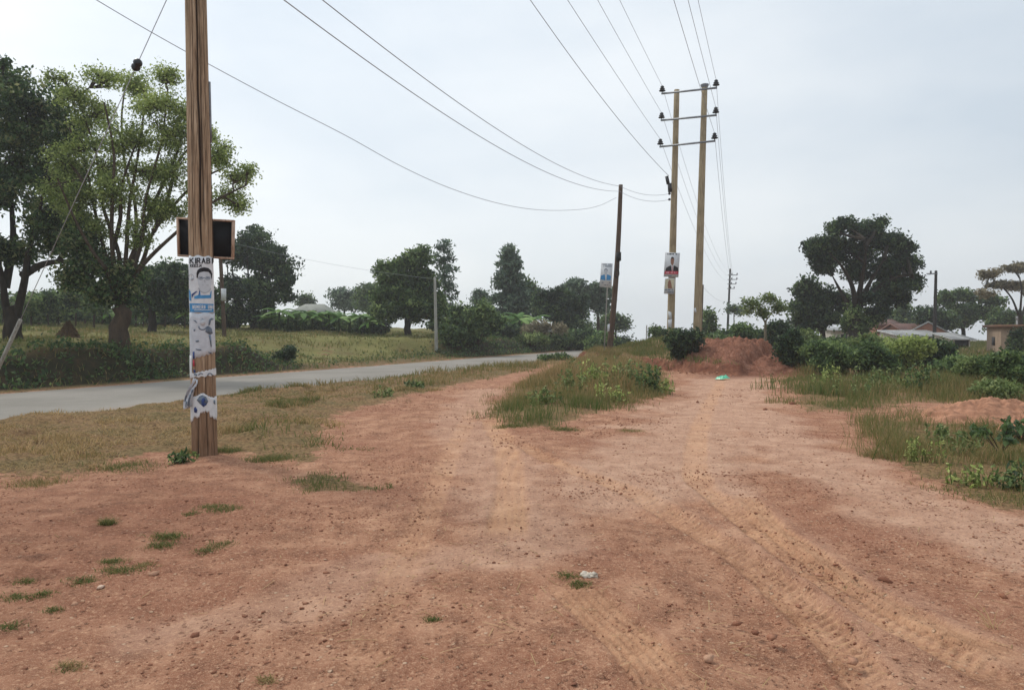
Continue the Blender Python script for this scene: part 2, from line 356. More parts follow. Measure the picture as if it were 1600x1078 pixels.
def tin(name, a, b, wave=14):
    m = NT(name); w = m.node('ShaderNodeTexWave'); w.inputs['Scale'].default_value = wave; w.inputs['Distortion'].default_value = .3; m.link(m.co(), w.inputs['Vector'])
    f = m.noise(1.4, 5, .65, m.co()); c = m.ramp(f, [(.35, a), (.68, b)]); m.col(c); m.bump(w.outputs['Fac'], .03); return m.fin(.55, .4, .1)
M['tinwhite'] = tin('white_tin', lin(176, 176, 174), lin(214, 214, 212))
M['tinred'] = tin('rusty_tin', lin(122, 84, 72), lin(150, 108, 94))
M['tingrey'] = tin('greenish_grey_tin', lin(146, 150, 138), lin(172, 175, 162))
M['dark'] = flat('dark_opening', lin(34, 30, 30), .6, .2, 5)
M['brown'] = flat('brown_timber', lin(112, 84, 66), .8, .2, 10)
M['thatch'] = barkmat('dry_brown_straw', lin(74, 58, 44), lin(106, 86, 64), .2, 14)
M['bag'] = flat('green_plastic', lin(84, 190, 150), .35, .15, 20, .5)
M['litter'] = flat('white_litter', lin(196, 184, 168), .7, .15, 30)

# ------------------------------------------------------------------ sky, sun, camera
SUN_EL, SUN_AZ = 50, -50          # degrees; azimuth clockwise from +Y
w = bpy.data.worlds.new('World'); sc.world = w; w.use_nodes = True
nt = w.node_tree; nd = nt.nodes; lk = nt.links; bg = nd['Background']; bg.inputs['Strength'].default_value = .1
sky = nd.new('ShaderNodeTexSky'); sky.sky_type = 'NISHITA'; sky.sun_disc = False; sky.sun_elevation = R(SUN_EL); sky.sun_rotation = R(SUN_AZ); sky.dust_density = 3; sky.air_density = 1.2
tc = nd.new('ShaderNodeTexCoord'); mp = nd.new('ShaderNodeMapping'); mp.inputs['Scale'].default_value = (1.2, 1.2, 3.2); mp.inputs['Rotation'].default_value = (R(12), R(18), 0); lk.new(tc.outputs['Generated'], mp.inputs['Vector'])
n1 = nd.new('ShaderNodeTexNoise'); n1.inputs['Scale'].default_value = 1.5; n1.inputs['Detail'].default_value = 5; n1.inputs['Roughness'].default_value = .5; lk.new(mp.outputs[0], n1.inputs['Vector'])
cr = nd.new('ShaderNodeValToRGB'); lk.new(n1.outputs['Fac'], cr.inputs['Fac'])
cr.color_ramp.elements[0].position = .36; cr.color_ramp.elements[0].color = (6.35, 7.15, 7.95, 1); cr.color_ramp.elements[1].position = .66; cr.color_ramp.elements[1].color = (8.4, 8.85, 9.2, 1)
sx = nd.new('ShaderNodeSeparateXYZ'); lk.new(tc.outputs['Generated'], sx.inputs[0])
# the cloud sheet thins towards the horizon on the side away from the sun
dirn = nd.new('ShaderNodeVectorMath'); dirn.operation = 'DOT_PRODUCT'; lk.new(tc.outputs['Generated'], dirn.inputs[0]); dirn.inputs[1].default_value = (-.62, .35, .70)
mr1 = nd.new('ShaderNodeMapRange'); lk.new(dirn.outputs['Value'], mr1.inputs['Value']); mr1.inputs['From Min'].default_value = -.2; mr1.inputs['From Max'].default_value = .9; mr1.inputs['To Min'].default_value = .80; mr1.inputs['To Max'].default_value = 1.06
mul = nd.new('ShaderNodeVectorMath'); mul.operation = 'SCALE'; lk.new(cr.outputs['Color'], mul.inputs[0]); lk.new(mr1.outputs['Result'], mul.inputs['Scale'])
mxs = nd.new('ShaderNodeMix'); mxs.data_type = 'RGBA'; mxs.inputs[0].default_value = .88; lk.new(sky.outputs['Color'], mxs.inputs[6]); lk.new(mul.outputs[0], mxs.inputs[7]); lk.new(mxs.outputs[2], bg.inputs['Color'])
L = bpy.data.lights.new('sun', 'SUN'); L.energy = 1.5; L.angle = R(10); L.color = (1, .95, .87); so = bpy.data.objects.new('sun', L); COL.objects.link(so)
az = R(SUN_AZ); el = R(SUN_EL); dv = Vector((math.sin(az) * math.cos(el), math.cos(az) * math.cos(el), math.sin(el))); so.rotation_euler = dv.to_track_quat('Z', 'Y').to_euler(); so.location = (0, 0, 30)
cam = bpy.data.cameras.new('camera'); cam.sensor_width = 36; cam.lens = 36 * F / 1600; cam.clip_end = 6000; cam.clip_start = .05
co_ = bpy.data.objects.new('camera', cam); COL.objects.link(co_); co_.location = (0, 0, EYE); co_.rotation_euler = (R(90) - TH, 0, 0); sc.camera = co_
sc.view_settings.view_transform = 'Standard'; sc.view_settings.look = 'None'; sc.view_settings.exposure = .26; sc.view_settings.gamma = 1
sc.render.resolution_x = 1024; sc.render.resolution_y = 689
sc.cycles.max_bounces = 8; sc.cycles.volume_bounces = 2; sc.cycles.diffuse_bounces = 4; sc.cycles.transmission_bounces = 4; sc.cycles.caustics_reflective = False; sc.cycles.caustics_refractive = False
#@@GROUND
# ------------------------------------------------------------------ ground sheet
def geo(a, b, r): n = int(math.log(b / a) / r); return a * np.exp(np.linspace(0, math.log(b / a), n, endpoint=False))
ys = np.concatenate([np.linspace(-60, 1.6, 14), geo(2.2, 26, .0046), geo(26, 130, .0115), geo(130, 800, .09), [800]])
tt = np.arange(-.86, .86, .0046); out = .86 + geo(.02, 2.4, .14); tt = np.concatenate([-out[::-1], tt, out])
YY, TT = np.meshgrid(ys, tt, indexing='ij'); XX = TT * np.maximum(YY, 2.2)
ZZ = H(XX, YY)
track = np.zeros(XX.shape); sand = np.zeros(XX.shape); red = np.zeros(XX.shape)
def catmull(pts, n=14):
    p = np.asarray(pts, float); p = np.vstack([2 * p[0] - p[1], p, 2 * p[-1] - p[-2]]); o = []
    for i in range(1, len(p) - 2):
        t = np.linspace(0, 1, n, endpoint=False)[:, None]; a, b, c, d = p[i - 1:i + 3]
        o.append(.5 * (2 * b + (c - a) * t + (2 * a - 5 * b + 4 * c - d) * t * t + (3 * b - a - 3 * c + d) * t ** 3))
    return np.vstack(o + [p[-2:-1]])
def along(path):
    """signed lateral and running distance to a path, for ground vertices in its box"""
    p = catmull(path, 10); lo = p.min(0) - 1.2; hi = p.max(0) + 1.2
    ii = np.nonzero((XX > lo[0]) & (XX < hi[0]) & (YY > lo[1]) & (YY < hi[1])); x, y = XX[ii], YY[ii]
    best = np.full(len(x), 1e9); l = np.zeros(len(x)); a = np.zeros(len(x)); run = 0
    for k in range(len(p) - 1):
        d = p[k + 1] - p[k]; Ln = np.hypot(*d) + 1e-9; t = np.clip(((x - p[k, 0]) * d[0] + (y - p[k, 1]) * d[1]) / Ln ** 2, 0, 1)
        dx = x - p[k, 0] - t * d[0]; dy = y - p[k, 1] - t * d[1]; q = np.hypot(dx, dy); m = q < best
        best[m] = q[m]; l[m] = (np.sign(d[0] * dy - d[1] * dx) * q)[m]; a[m] = (run + t * Ln)[m]; run += Ln
    return ii, l, a, run
def rut(path_px, width, depth, lug=0, groove=0, ridge=.012, strength=1.0):
    ii, l, a, run = along(gp(path_px)); al = np.abs(l); wob = fbm(a * 1.1, a * 0 + width * 9, 51, 3)
    hw = width / 2 * (1 + .12 * wob); e = ss(0, .5, a) * ss(0, .5, run - a) * (.7 + .3 * wob)
    ins = 1 - ss(hw - .03, hw + .01, al)
    z = -depth * ins + ridge * np.exp(-((al - hw - .035) / .035) ** 2) * (.6 + .6 * vnoise(a * 9, l * 3, 5))
    if lug: z = z + ins * lug * np.where(np.cos(2 * math.pi * (a + al * .55) / .075) > .1, 1, -1) * ss(.02, .05, al)
    pat = np.ones(len(l))
    if lug: pat = np.where(np.cos(2 * math.pi * (a + al * .55) / .075) > .1, 1, .35)
    if groove: gw = np.cos(2 * math.pi * l / .056); z = z + ins * groove * gw; pat = pat * (.68 + .32 * gw)
    ZZ[ii] += z * e; track[ii] = np.maximum(track[ii], ins * pat * np.clip(e, 0, 1) * strength * 1.25 * (.55 + .6 * vnoise(XX[ii] * 3, YY[ii] * 3, 8)))
rut([(762, 650), (784, 690), (797, 735), (797, 790), (788, 850)], .34, .02, 0, .014, .012, 1)
rut([(800, 690), (880, 730), (1000, 775), (1110, 835), (1205, 905), (1290, 985), (1350, 1060), (1390, 1120)], .25, .036, .010, .003, .03)
rut([(1075, 745), (1165, 815), (1260, 890), (1370, 965), (1490, 1030), (1640, 1110)], .23, .030, .009, .003, .028)
rut([(1150, 770), (1240, 850), (1330, 915), (1460, 985), (1640, 1060)], .24, .016, 0, .014, .018, 1)
rut([(870, 905), (940, 965), (1015, 1040), (1070, 1120)], .32, .018, 0, .015, .016, 1)
rut([(740, 640), (700, 720), (660, 820), (600, 950), (560, 1100)], .26, .004, 0, .003, .004, .45)
rut([(1130, 590), (1100, 650), (1085, 720), (1100, 770)], .3, .012, 0, 0, .006, .5)
def sandy(path_px, width, s=1.0):
    ii, l, a, run = along(gp(path_px)); v = (1 - ss(width * .25, width * .6, np.abs(l) + .35 * width * fbm(XX[ii] * 1.4, YY[ii] * 1.4, 61, 4))) * s
    sand[ii] = np.maximum(sand[ii], v)
sandy([(1140, 590), (1120, 640), (1080, 700), (960, 760)], 2.6, .8)
sandy([(1140, 620), (1230, 700), (1400, 780), (1620, 860), (1800, 920)], 1.5, .75)
sandy([(760, 610), (720, 650), (760, 700), (800, 770), (800, 860)], 1.2, .6)
sandy([(900, 730), (1080, 800), (1220, 890), (1340, 980), (1450, 1080)], .45, .25)
sandy([(1000, 700), (1180, 800), (1330, 900), (1560, 1030)], .5, .25)
sandy([(250, 1000), (420, 960), (560, 900)], .8, .45)
# long gentle wheel hollow in the middle of the picture
ii, l, a, run = along(gp([(900, 760), (1060, 830), (1180, 920), (1230, 1010), (1260, 1100)])); ZZ[ii] -= .045 * np.exp(-(l / .35) ** 2) * ss(0, .8, a)
hs = poly_sd(XX, YY, HILL); red = ss(-.5, .1, hs + .3 * fbm(XX * 2, YY * 2, 71, 3)) * (1 - ss(.3, .6, hs))
red = np.maximum(red, ss(-.4, .4, hs) * ss(7.9, 8.8, XX) * (1 - ss(36, 40, YY)))
red = np.maximum(red, ss(-1.4, .2, poly_sd(XX, YY, [(7, 25), (12, 26), (12, 30), (8, 29)])) * .8)
dk = ss(-.8, 1.2, poly_sd(XX, YY, gp([(-300, 790), (60, 760), (320, 722), (440, 740), (430, 800), (380, 850), (240, 900), (60, 980), (-400, 1060)])) + .8 * fbm(XX * 1.3, YY * 1.3, 77, 4)); red = np.maximum(red, .34 * dk)
gm = grass_mask(XX, YY)
# the lower bank and its cut face along the far side of the road
sl = lat(XX, YY); slope = ss(30, 35, YY) * (1 - ss(42, 47, YY)); bank = ss(3.4, 3.9, sl) * (1 - ss(4.8, 6.2, sl)) * (1 - .8 * slope) * (1 - ss(70, 90, YY))
path = ss(-.2, 1.5, poly_sd(XX, YY, gp([(1500, 575), (1520, 562), (1580, 560), (1600, 566), (1545, 578)], .1))); cut = ss(-.5, .6, poly_sd(XX, YY, gp([(474, 572), (486, 556), (512, 552), (536, 563), (548, 574), (510, 579)], .1)) + .7 * fbm(XX * 1.5, YY * 1.5, 79, 4)); red = np.maximum(red, cut * .75); bank = bank * (1 - .5 * cut); gm = gm * (1 - path) * (1 - .42 * cut); sand = np.maximum(sand, path)
nr, nc = XX.shape; I = np.arange(nr * nc).reshape(nr, nc)
quads = np.stack([I[:-1, :-1], I[:-1, 1:], I[1:, 1:], I[1:, :-1]], -1).reshape(-1, 4)
ground = mesh_np('ground', np.stack([XX, YY, ZZ], -1).reshape(-1, 3), [quads], M['ground'], None,
                 dict(grass=gm.ravel(), track=np.clip(track, 0, 1).ravel(), sand=sand.ravel(), red=red.ravel(), bank=bank.ravel(), field=(ss(4.5, 6, sl) * (1 - bank)).ravel()), True)
kind(ground, 'structure', 'red earth and dry grass ground')
# road
ry = np.concatenate([np.arange(-30, 120, .5), np.arange(120, 260, 5)]); rl = np.linspace(-3.2, 3.2, 33)
Yr, Lr = np.meshgrid(ry, rl, indexing='ij'); edge = np.where(np.abs(Lr) > 3.1, fbm(Yr * 1.3, Lr * .2, 81, 4) * .22, 0); Lr2 = Lr + np.sign(Lr) * edge
Xr = road_x(Yr) - Lr2 / CR
base_z = np.minimum(-.14 - ss(85, 420, Yr) * 22, H(Xr, Yr, False)); zr_ = base_z + .03 + .05 * (1 - (Lr / 3.2) ** 2)
nr, nc = Xr.shape; I = np.arange(nr * nc).reshape(nr, nc)
lane = np.clip((-Lr / 3.2), 0, 1) ** 2 * .75 + (np.clip(Lr / 3.2, 0, 1) ** 5) * .6
road = mesh_np('road', np.stack([Xr, Yr, zr_], -1).reshape(-1, 3), [np.stack([I[:-1, :-1], I[:-1, 1:], I[1:, 1:], I[1:, :-1]], -1).reshape(-1, 4)[:, ::-1]], M['asphalt'], None, dict(lane=lane.ravel()), True)
kind(road, 'structure', 'narrow worn grey tarmac road')

# ------------------------------------------------------------------ soil heaps
def heap(name, label, c, rx, ry_, h, seed, yaw=0, cat='soil heap', mat='heap', lump=.22, group=None):
    n, k = 70, 110; r = np.linspace(0, 1.12, n)[:, None]; th = np.linspace(0, 2 * math.pi, k, endpoint=False)[None]
    sh = 1 + .22 * fbm(np.cos(th) * 1.4 + 3, np.sin(th) * 1.4 + 9, seed, 3)
    x = r * np.cos(th) * rx * sh; y = r * np.sin(th) * ry_ * sh; ca, sa = math.cos(yaw), math.sin(yaw); X = c[0] + x * ca - y * sa; Y = c[1] + x * sa + y * ca
    prof = np.clip(1 - r ** 1.35, -.25, 1) * (1 + .0 * th); f = 3.2 / max(rx, ry_)
    z = h * prof + h * lump * fbm(X * 1.0 * f, Y * 1.0 * f, seed + 3, 4) * ss(1.1, .7, r) + h * .26 * fbm(X * 6.5 * f, Y * 6.5 * f, seed + 5, 4) * ss(1.12, .8, r)
    Z = H(X, Y, False) + z - .02; Z = np.where(r > 1.1, H(X, Y, False) - .15, Z)
    I = np.arange(n * k).reshape(n, k); J = np.roll(I, -1, 1)
    o = mesh_np(name, np.stack([X, Y, Z], -1).reshape(-1, 3), [np.stack([I[:-1], I[1:], J[1:], J[:-1]], -1).reshape(-1, 4)], M[mat], None, None, True)
    return tag(o, label, cat, group)
heap('soil_heap', 'large heap of fresh red soil at the end of the dirt track', (9.7, 29.8), 3.2, 3.2, .78, 14, .2)
heap('soil_heap', 'low pale mound of dug earth and stones in the weeds beside the dirt track', (8.7, 13.2), 1.9, .75, .36, 23, .1, 'soil heap', 'heappale', .3)
heap('soil_heap', 'small stony spoil heap overgrown with weeds behind the broad leaved plant', (8.2, 11.3), .9, .6, .34, 29, .5, 'soil heap', 'heappale', .35)
heap('mound', 'dark conical mound of earth on the dry field between two tree trunks', (P(107, 527, 30)[0], 30), .52, .5, .78, 37, 0, 'earth mound', 'thatch', .12)

# ------------------------------------------------------------------ grass and weeds
def blades(name, pts, h, wd, tint, lean=.35, label=None, build=True):
    n = len(pts); z = H(pts[:, 0], pts[:, 1]); a = rng.uniform(0, 2 * math.pi, n); b = rng.uniform(0, 2 * math.pi, n)
    dx, dy = np.cos(a), np.sin(a); lx, ly = np.cos(b), np.sin(b); ln = lean * rng.uniform(.2, 1.6, n) * h; hv = h * rng.uniform(.55, 1.25, n)
    base = np.stack([pts[:, 0], pts[:, 1], z - .01], 1); wv = wd * rng.uniform(.7, 1.3, n)
    side = np.stack([dx * wv / 2, dy * wv / 2, 0 * wv], 1); mid = base + np.stack([lx * ln * .35, ly * ln * .35, hv * .6], 1); tip = base + np.stack([lx * ln, ly * ln, hv], 1)
    V = np.stack([base - side, base + side, mid + side * .75, mid - side * .75, tip], 1).reshape(-1, 3)
    i = np.arange(n)[:, None] * 5; t = np.repeat(np.clip(tint, 0, 1), 5)
    if not build: return V, i + np.array([0, 1, 2, 3]), i + np.array([3, 2, 4]), t
    o = mesh_np(name, V, [i + np.array([0, 1, 2, 3]), i + np.array([3, 2, 4])], M['grass'], None, dict(tint=t)); return kind(o, 'stuff', label)
def scatter(lo, hi, n, acc):
    p = np.stack([rng.uniform(lo[0], hi[0], n), rng.uniform(lo[1], hi[1], n)], 1); return p[rng.uniform(0, 1, n) < acc(p[:, 0], p[:, 1])]
def clumpy(x, y, s, seed, a=.45, b=.62): return ss(a, b, fbm(x * s, y * s, seed, 3) * .5 + .5)
def greenish(x, y, seed=91): return .5 + .55 * fbm(x * .55, y * .55, seed, 3)
def vm(x, y): return ss(-.35, .45, poly_sd(x, y, VERGE) - .25 + 1.5 * fbm(x * .9, y * .9, 93, 5)) * (lat(x, y) < -3.35)
p1 = scatter((-16, 7), (0, 20), 190000, lambda x, y: vm(x, y) * (.06 + .94 * clumpy(x, y, 1.5, 95, .42, .64)) * ss(1.15, .9, np.abs(x) / y))
g = greenish(p1[:, 0], p1[:, 1]); nearp = ss(-.2, 1.0, poly_sd(p1[:, 0], p1[:, 1], gp([(340, 720), (360, 690), (520, 690), (520, 650), (430, 640), (330, 670)])))
blades('verge_grass', p1, .03 + .11 * clumpy(p1[:, 0], p1[:, 1], 1.1, 97, .45, .75) + .05 * nearp, .008 + .0005 * p1[:, 1], np.clip(.0 + .42 * g + .38 * clumpy(p1[:, 0], p1[:, 1], .5, 96, .46, .62) + .42 * nearp + rng.normal(0, .2, len(p1)), 0, 1), .9, 'dry straw coloured grass on the verge between road and bare earth')
p2 = scatter((-9, 20), (8, 47), 60000, lambda x, y: vm(x, y) * (.3 + .7 * clumpy(x, y, .9, 99)))
blades('verge_grass', p2, .12 + .14 * clumpy(p2[:, 0], p2[:, 1], .5, 98), .022, np.clip(.3 + .4 * greenish(p2[:, 0], p2[:, 1]) + rng.normal(0, .14, len(p2)), 0, 1), .5, 'taller grass along the far stretch of the roadside verge')
pp = scatter((-4, 6.5), (-1, 9.5), 16000, lambda x, y: ss(-.15, .3, poly_sd(x, y, PATCH) + .45 * fbm(x * 3, y * 3, 94, 4)) * (.45 + .55 * clumpy(x, y, 5, 92)))
blades('grass_patch', pp, .065, .006, np.clip(rng.normal(.82, .16, len(pp)), 0, 1), .7, 'bright green grass patch at the edge of the bare earth')
p3 = scatter((-62, 16), (2, 75), 150000, lambda x, y: (lat(x, y) > 5.2) * (.2 + .8 * clumpy(x, y, .7, 101)) * ss(1.25, 1.0, np.abs(x) / y))
blades('field_grass', p3, .10 + .10 * clumpy(p3[:, 0], p3[:, 1], .35, 103), .02 + .0009 * p3[:, 1], np.clip(.42 + .42 * greenish(p3[:, 0] * .4, p3[:, 1] * .4, 104) + rng.normal(0, .12, len(p3)), 0, 1), .6, 'cropped yellowing grass over the raised field')
p4 = scatter((-1, 12), (9, 42), 150000, lambda x, y: ss(-.35, .5, poly_sd(x, y, ISLE) + .5 * fbm(x * 1.3, y * 1.3, 105, 4)) * (.2 + .8 * clumpy(x, y, 1.1, 106)))
sdI = poly_sd(p4[:, 0], p4[:, 1], ISLE); tall = ss(0, 1.0, sdI) * ss(15, 18, p4[:, 1]) * (1 - .6 * ss(24, 28, p4[:, 1]))
blades('island_grass', p4, .10 + .12 * ss(-.2, .6, sdI) + .45 * tall * clumpy(p4[:, 0], p4[:, 1], .8, 107, .35, .65) * rng.uniform(.5, 1, len(p4)), .010 + .006 * tall, np.clip(.30 + .34 * greenish(p4[:, 0], p4[:, 1], 108) + .3 * ss(16, 13.5, p4[:, 1]) - .2 * tall * rng.uniform(0, 1, len(p4)) + rng.normal(0, .15, len(p4)), 0, 1), .4, 'tall seeding grass and weeds on the island between the two dirt tracks')
p5 = scatter((3, 25), (16, 60), 110000, lambda x, y: ss(.2, .8, poly_sd(x, y, HILL) + .4 * fbm(x * 1.2, y * 1.2, 109, 3)) * (1 - ss(7.8, 8.6, x) * (1 - ss(33, 38, y))) * (.35 + .65 * clumpy(x, y, .8, 110)))
blades('hillock_grass', p5, .14 + .10 * clumpy(p5[:, 0], p5[:, 1], .6, 111), .024, np.clip(.52 + .35 * greenish(p5[:, 0], p5[:, 1], 112) + rng.normal(0, .13, len(p5)), 0, 1), .5, 'grass on the flat top of the cut earth bank under the poles')
p6 = scatter((5.5, 11.5), (24, 28), 130000, lambda x, y: ss(-.8, .8, poly_sd(x, y, RMEAD) + .8 * fbm(x * .8, y * .8, 113, 4)) * (.10 + .9 * clumpy(x, y, 1.0, 114, .42, .68)))
dd = ss(14, 19, p6[:, 1]); blades('meadow_grass', p6, .10 + .34 * dd * clumpy(p6[:, 0], p6[:, 1], .9, 115, .4, .7), .010 + .006 * dd, np.clip(.42 + .46 * greenish(p6[:, 0], p6[:, 1], 116) + rng.normal(0, .16, len(p6)), 0, 1), .4, 'rough mixed grass in front of the scrub beside the dirt track')
p7 = scatter((3.5, 5.5), (12, 14.5), 90000, lambda x, y: ss(-.25, .5, poly_sd(x, y, RNEAR) + .55 * fbm(x * 1.5, y * 1.5, 117, 4)) * (.15 + .85 * clumpy(x, y, 1.6, 118, .40, .66)))
blades('weedy_grass', p7, .06 + .24 * clumpy(p7[:, 0], p7[:, 1], 1.0, 119), .008, np.clip(.40 + .5 * greenish(p7[:, 0], p7[:, 1], 120) + rng.normal(0, .16, len(p7)), 0, 1), .55, 'tufted weedy grass on the stony edge of the dirt track')
p8 = scatter((6, 27), (70, 85), 110000, lambda x, y: ss(13, 15, x) * (.4 + .6 * clumpy(x, y, .5, 121)) * ss(1.1, .95, x / y))
blades('far_grass', p8, .18 + .15 * clumpy(p8[:, 0], p8[:, 1], .4, 122), .04, np.clip(.55 + .35 * greenish(p8[:, 0], p8[:, 1], 123) + rng.normal(0, .12, len(p8)), 0, 1), .5, 'green grass round the houses beyond the scrub')
def leaves(c, size, n_up=.35, tint=None, asp=1.7):
    """diamond leaves at points c (n x 3)"""
    n = len(c); a = rng.normal(0, 1, (n, 3)); a /= np.linalg.norm(a, axis=1)[:, None]; nv = rng.normal(0, 1, (n, 3)); nv[:, 2] += n_up * 2; b = np.cross(nv, a); b /= np.linalg.norm(b, axis=1)[:, None] + 1e-9
    s = size * rng.uniform(.65, 1.35, n)[:, None]; l = a * s * asp / 2; wv = b * s / 2
    V = np.stack([c - l, c + wv * .9 - l * .1, c + l, c - wv * .9 - l * .1], 1).reshape(-1, 3); i = np.arange(n)[:, None] * 4
    return V, i + np.array([0, 1, 2, 3]), np.repeat(np.clip(tint if tint is not None else rng.uniform(0, 1, n), 0, 1), 4)
# dark weeds hanging over the cut bank beside the road
q = scatter((-32, 9), (8, 75), 110000, lambda x, y: ss(3.5, 3.9, lat(x, y)) * (1 - ss(5.6, 6.6, lat(x, y))) * (1 - .93 * ss(29, 33, y) * (1 - ss(42, 46, y))) * (.35 + .65 * clumpy(x, y, .8, 131, .35, .6)) * ss(1.3, 1.0, np.abs(x) / y))
cl = len(q); c = np.repeat(np.column_stack([q, H(q[:, 0], q[:, 1], False) + rng.uniform(-.05, .16, cl)]), 5, 0); c += rng.normal(0, .12, c.shape) * [1, 1, .8]
tv = np.repeat(rng.uniform(0, .55, cl), 5) + rng.normal(0, .12, len(c)); V, Q, T = leaves(c, .085, .4, tv)
kind(mesh_np('bank_undergrowth', V, [Q], M['leafmid'], None, dict(tint=T)), 'stuff', 'dark green weeds covering the cut bank beyond the road')
pb = scatter((-32, 9), (8, 80), 90000, lambda x, y: ss(3.3, 3.6, lat(x, y)) * (1 - ss(6.2, 7.2, lat(x, y))) * (.4 + .6 * clumpy(x, y, .9, 133)) * ss(1.3, 1.0, np.abs(x) / y))
blades('bank_grass', pb, .22, .022, np.clip(.5 + .3 * greenish(pb[:, 0], pb[:, 1], 134) + rng.normal(0, .18, len(pb)), 0, 1), .8, 'rank grass along the foot and lip of the road bank')
# stones
def stones(pts, size, tint, squash=.6):
    ico = bmesh.new(); bmesh.ops.create_icosphere(ico, subdivisions=1, radius=1); v0 = np.array([v.co for v in ico.verts]); f0 = np.array([[v.index for v in f.verts] for f in ico.faces]); ico.free()
    n = len(pts); V = v0[None] * (1 + rng.normal(0, .30, (n, len(v0), 1))) * (np.stack([rng.uniform(.7, 1.3, n), rng.uniform(.7, 1.3, n), np.full(n, squash) * rng.uniform(.7, 1.2, n)], 1) * size[:, None])[:, None]
    a = rng.uniform(0, 6.28, n); ca, sa = np.cos(a)[:, None], np.sin(a)[:, None]; V = np.stack([V[..., 0] * ca - V[..., 1] * sa, V[..., 0] * sa + V[..., 1] * ca, V[..., 2]], -1)
    V += np.column_stack([pts, H(pts[:, 0], pts[:, 1]) + size * .15])[:, None]
    return V.reshape(-1, 3), (f0[None] + (np.arange(n) * len(v0))[:, None, None]).reshape(-1, 3), np.repeat(tint, len(v0))
pg = scatter((-9, 2.4), (11, 20), 130000, lambda x, y: (1 - grass_mask(x, y)) * (lat(x, y) < -3.6) * (.12 + .88 * clumpy(x, y, .8, 141, .5, .72)) * ss(1.0, .85, np.abs(x) / y) * np.clip(5.5 / y, .12, 1) * .75)
sz = .0035 + .010 * rng.uniform(0, 1, len(pg)) ** 6 + .0006 * pg[:, 1] * rng.uniform(.3, 1, len(pg)); V, Fc, T = stones(pg, sz, np.clip(rng.beta(2, 3.0, len(pg)) * .9, 0, 1))
kind(mesh_np('gravel', V, [Fc], M['stone'], None, dict(tint=T)), 'stuff', 'loose gravel scattered over the red earth')
ps = scatter((-9, 2.6), (9, 16), 26000, lambda x, y: (1 - grass_mask(x, y)) * (lat(x, y) < -3.6) * (.05 + .95 * clumpy(x, y, .5, 143, .48, .7)) * np.clip(5 / y, .15, 1) * .22)
n = len(ps); a = rng.uniform(0, 6.28, n); ll = rng.uniform(.015, .07, n); zc = H(ps[:, 0], ps[:, 1]) + .006; d = np.stack([np.cos(a) * ll, np.sin(a) * ll, rng.uniform(-.004, .012, n)], 1); sd_ = np.stack([-np.sin(a), np.cos(a), 0 * a], 1) * .0022; b0 = np.column_stack([ps, zc])
V = np.stack([b0 - d - sd_, b0 + d - sd_, b0 + d + sd_, b0 - d + sd_], 1).reshape(-1, 3)
kind(mesh_np('straw', V, [np.arange(n)[:, None] * 4 + np.arange(4)], M['grass'], None, dict(tint=np.repeat(np.clip(rng.normal(.1, .1, n), 0, 1), 4))), 'stuff', 'dry grass stalks lying on the bare earth')
cd_ = scatter((3.4, 14), (24, 46), 9000, lambda x, y: np.exp(-((poly_sd(x, y, HILL) + .55) / .5) ** 2) * .8 * (lat(x, y) < -3.6))
V, Fc, T = stones(cd_, .02 + .06 * rng.uniform(0, 1, len(cd_)) ** 2.5, np.clip(rng.beta(2, 4, len(cd_)), 0, 1)); kind(mesh_np('rubble', V, [Fc], M['stone'], None, dict(tint=T)), 'stuff', 'clods and stones crumbled from the cut earth bank')
le = scatter((3.4, 14), (24, 46), 30000, lambda x, y: np.exp(-((poly_sd(x, y, HILL) - .5) / .22) ** 2) * (.1 + .9 * clumpy(x, y, .8, 151)) * (1 - ss(7.6, 8.2, x)) * (lat(x, y) < -3.6))
blades('lip_grass', le, .22, .026, np.clip(.5 + .3 * greenish(le[:, 0], le[:, 1], 152) + rng.normal(0, .15, len(le)), 0, 1), .9, 'grass hanging over the lip of the cut earth bank')
#@@THINGS
# ------------------------------------------------------------------ poles
def hz(X, Y): return float(H(np.array([X]), np.array([Y]), False)[0])
def pole_mesh(name, base_px, top_px, d, r0, r1, mat, parent=None, seg=14, sink=.4, bend=0.0, d_top=None):
    a = P(*base_px, d); b = P(*top_px, d_top or d); a[2] = hz(a[0], d) - sink; t = np.linspace(0, 1, 16)[:, None]
    pts = a + (b - a) * t; pts[:, 0] += bend * np.sin(t[:, 0] * math.pi); m = MB(); m.tube(pts, r0 + (r1 - r0) * t[:, 0], seg)
    o = m.build(name, mat, None, True); return o, a, b
# the near pole, built as rings so that its splits are real grooves
DP = 9.4
AX0 = P(320, 712, DP); AX1 = P(320 - 14 * (712 + 200) / 712, -200, DP); ZB = hz(AX0[0], DP) - .3
def pole_axis(z):
    t = (np.asarray(z) - AX0[2]) / (AX1[2] - AX0[2]); return AX0[0] + (AX1[0] - AX0[0]) * t, DP + 0 * t
def pole_r(z): return .153 - (np.asarray(z) - AX0[2]) / 5.8 * .026
zz = np.linspace(ZB, AX1[2], 300)[:, None]; ph = np.linspace(0, 2 * math.pi, 180, endpoint=False)[None]   # ph = 0 faces the camera
def crackf(p0, z0, z1, wd, wig, seed):
    c = p0 + .39 + wig * fbm(zz * 1.3, zz * 0 + seed, seed, 3) * 1.5; g = np.exp(-((np.angle(np.exp(1j * (ph - c)))) / (wd * (.5 + vnoise(zz * 2.2, zz * 0, seed + 1)))) ** 2)
    return g * ss(z0 - .1, z0 + .3, zz) * (1 - ss(z1 - .3, z1 + .1, zz))
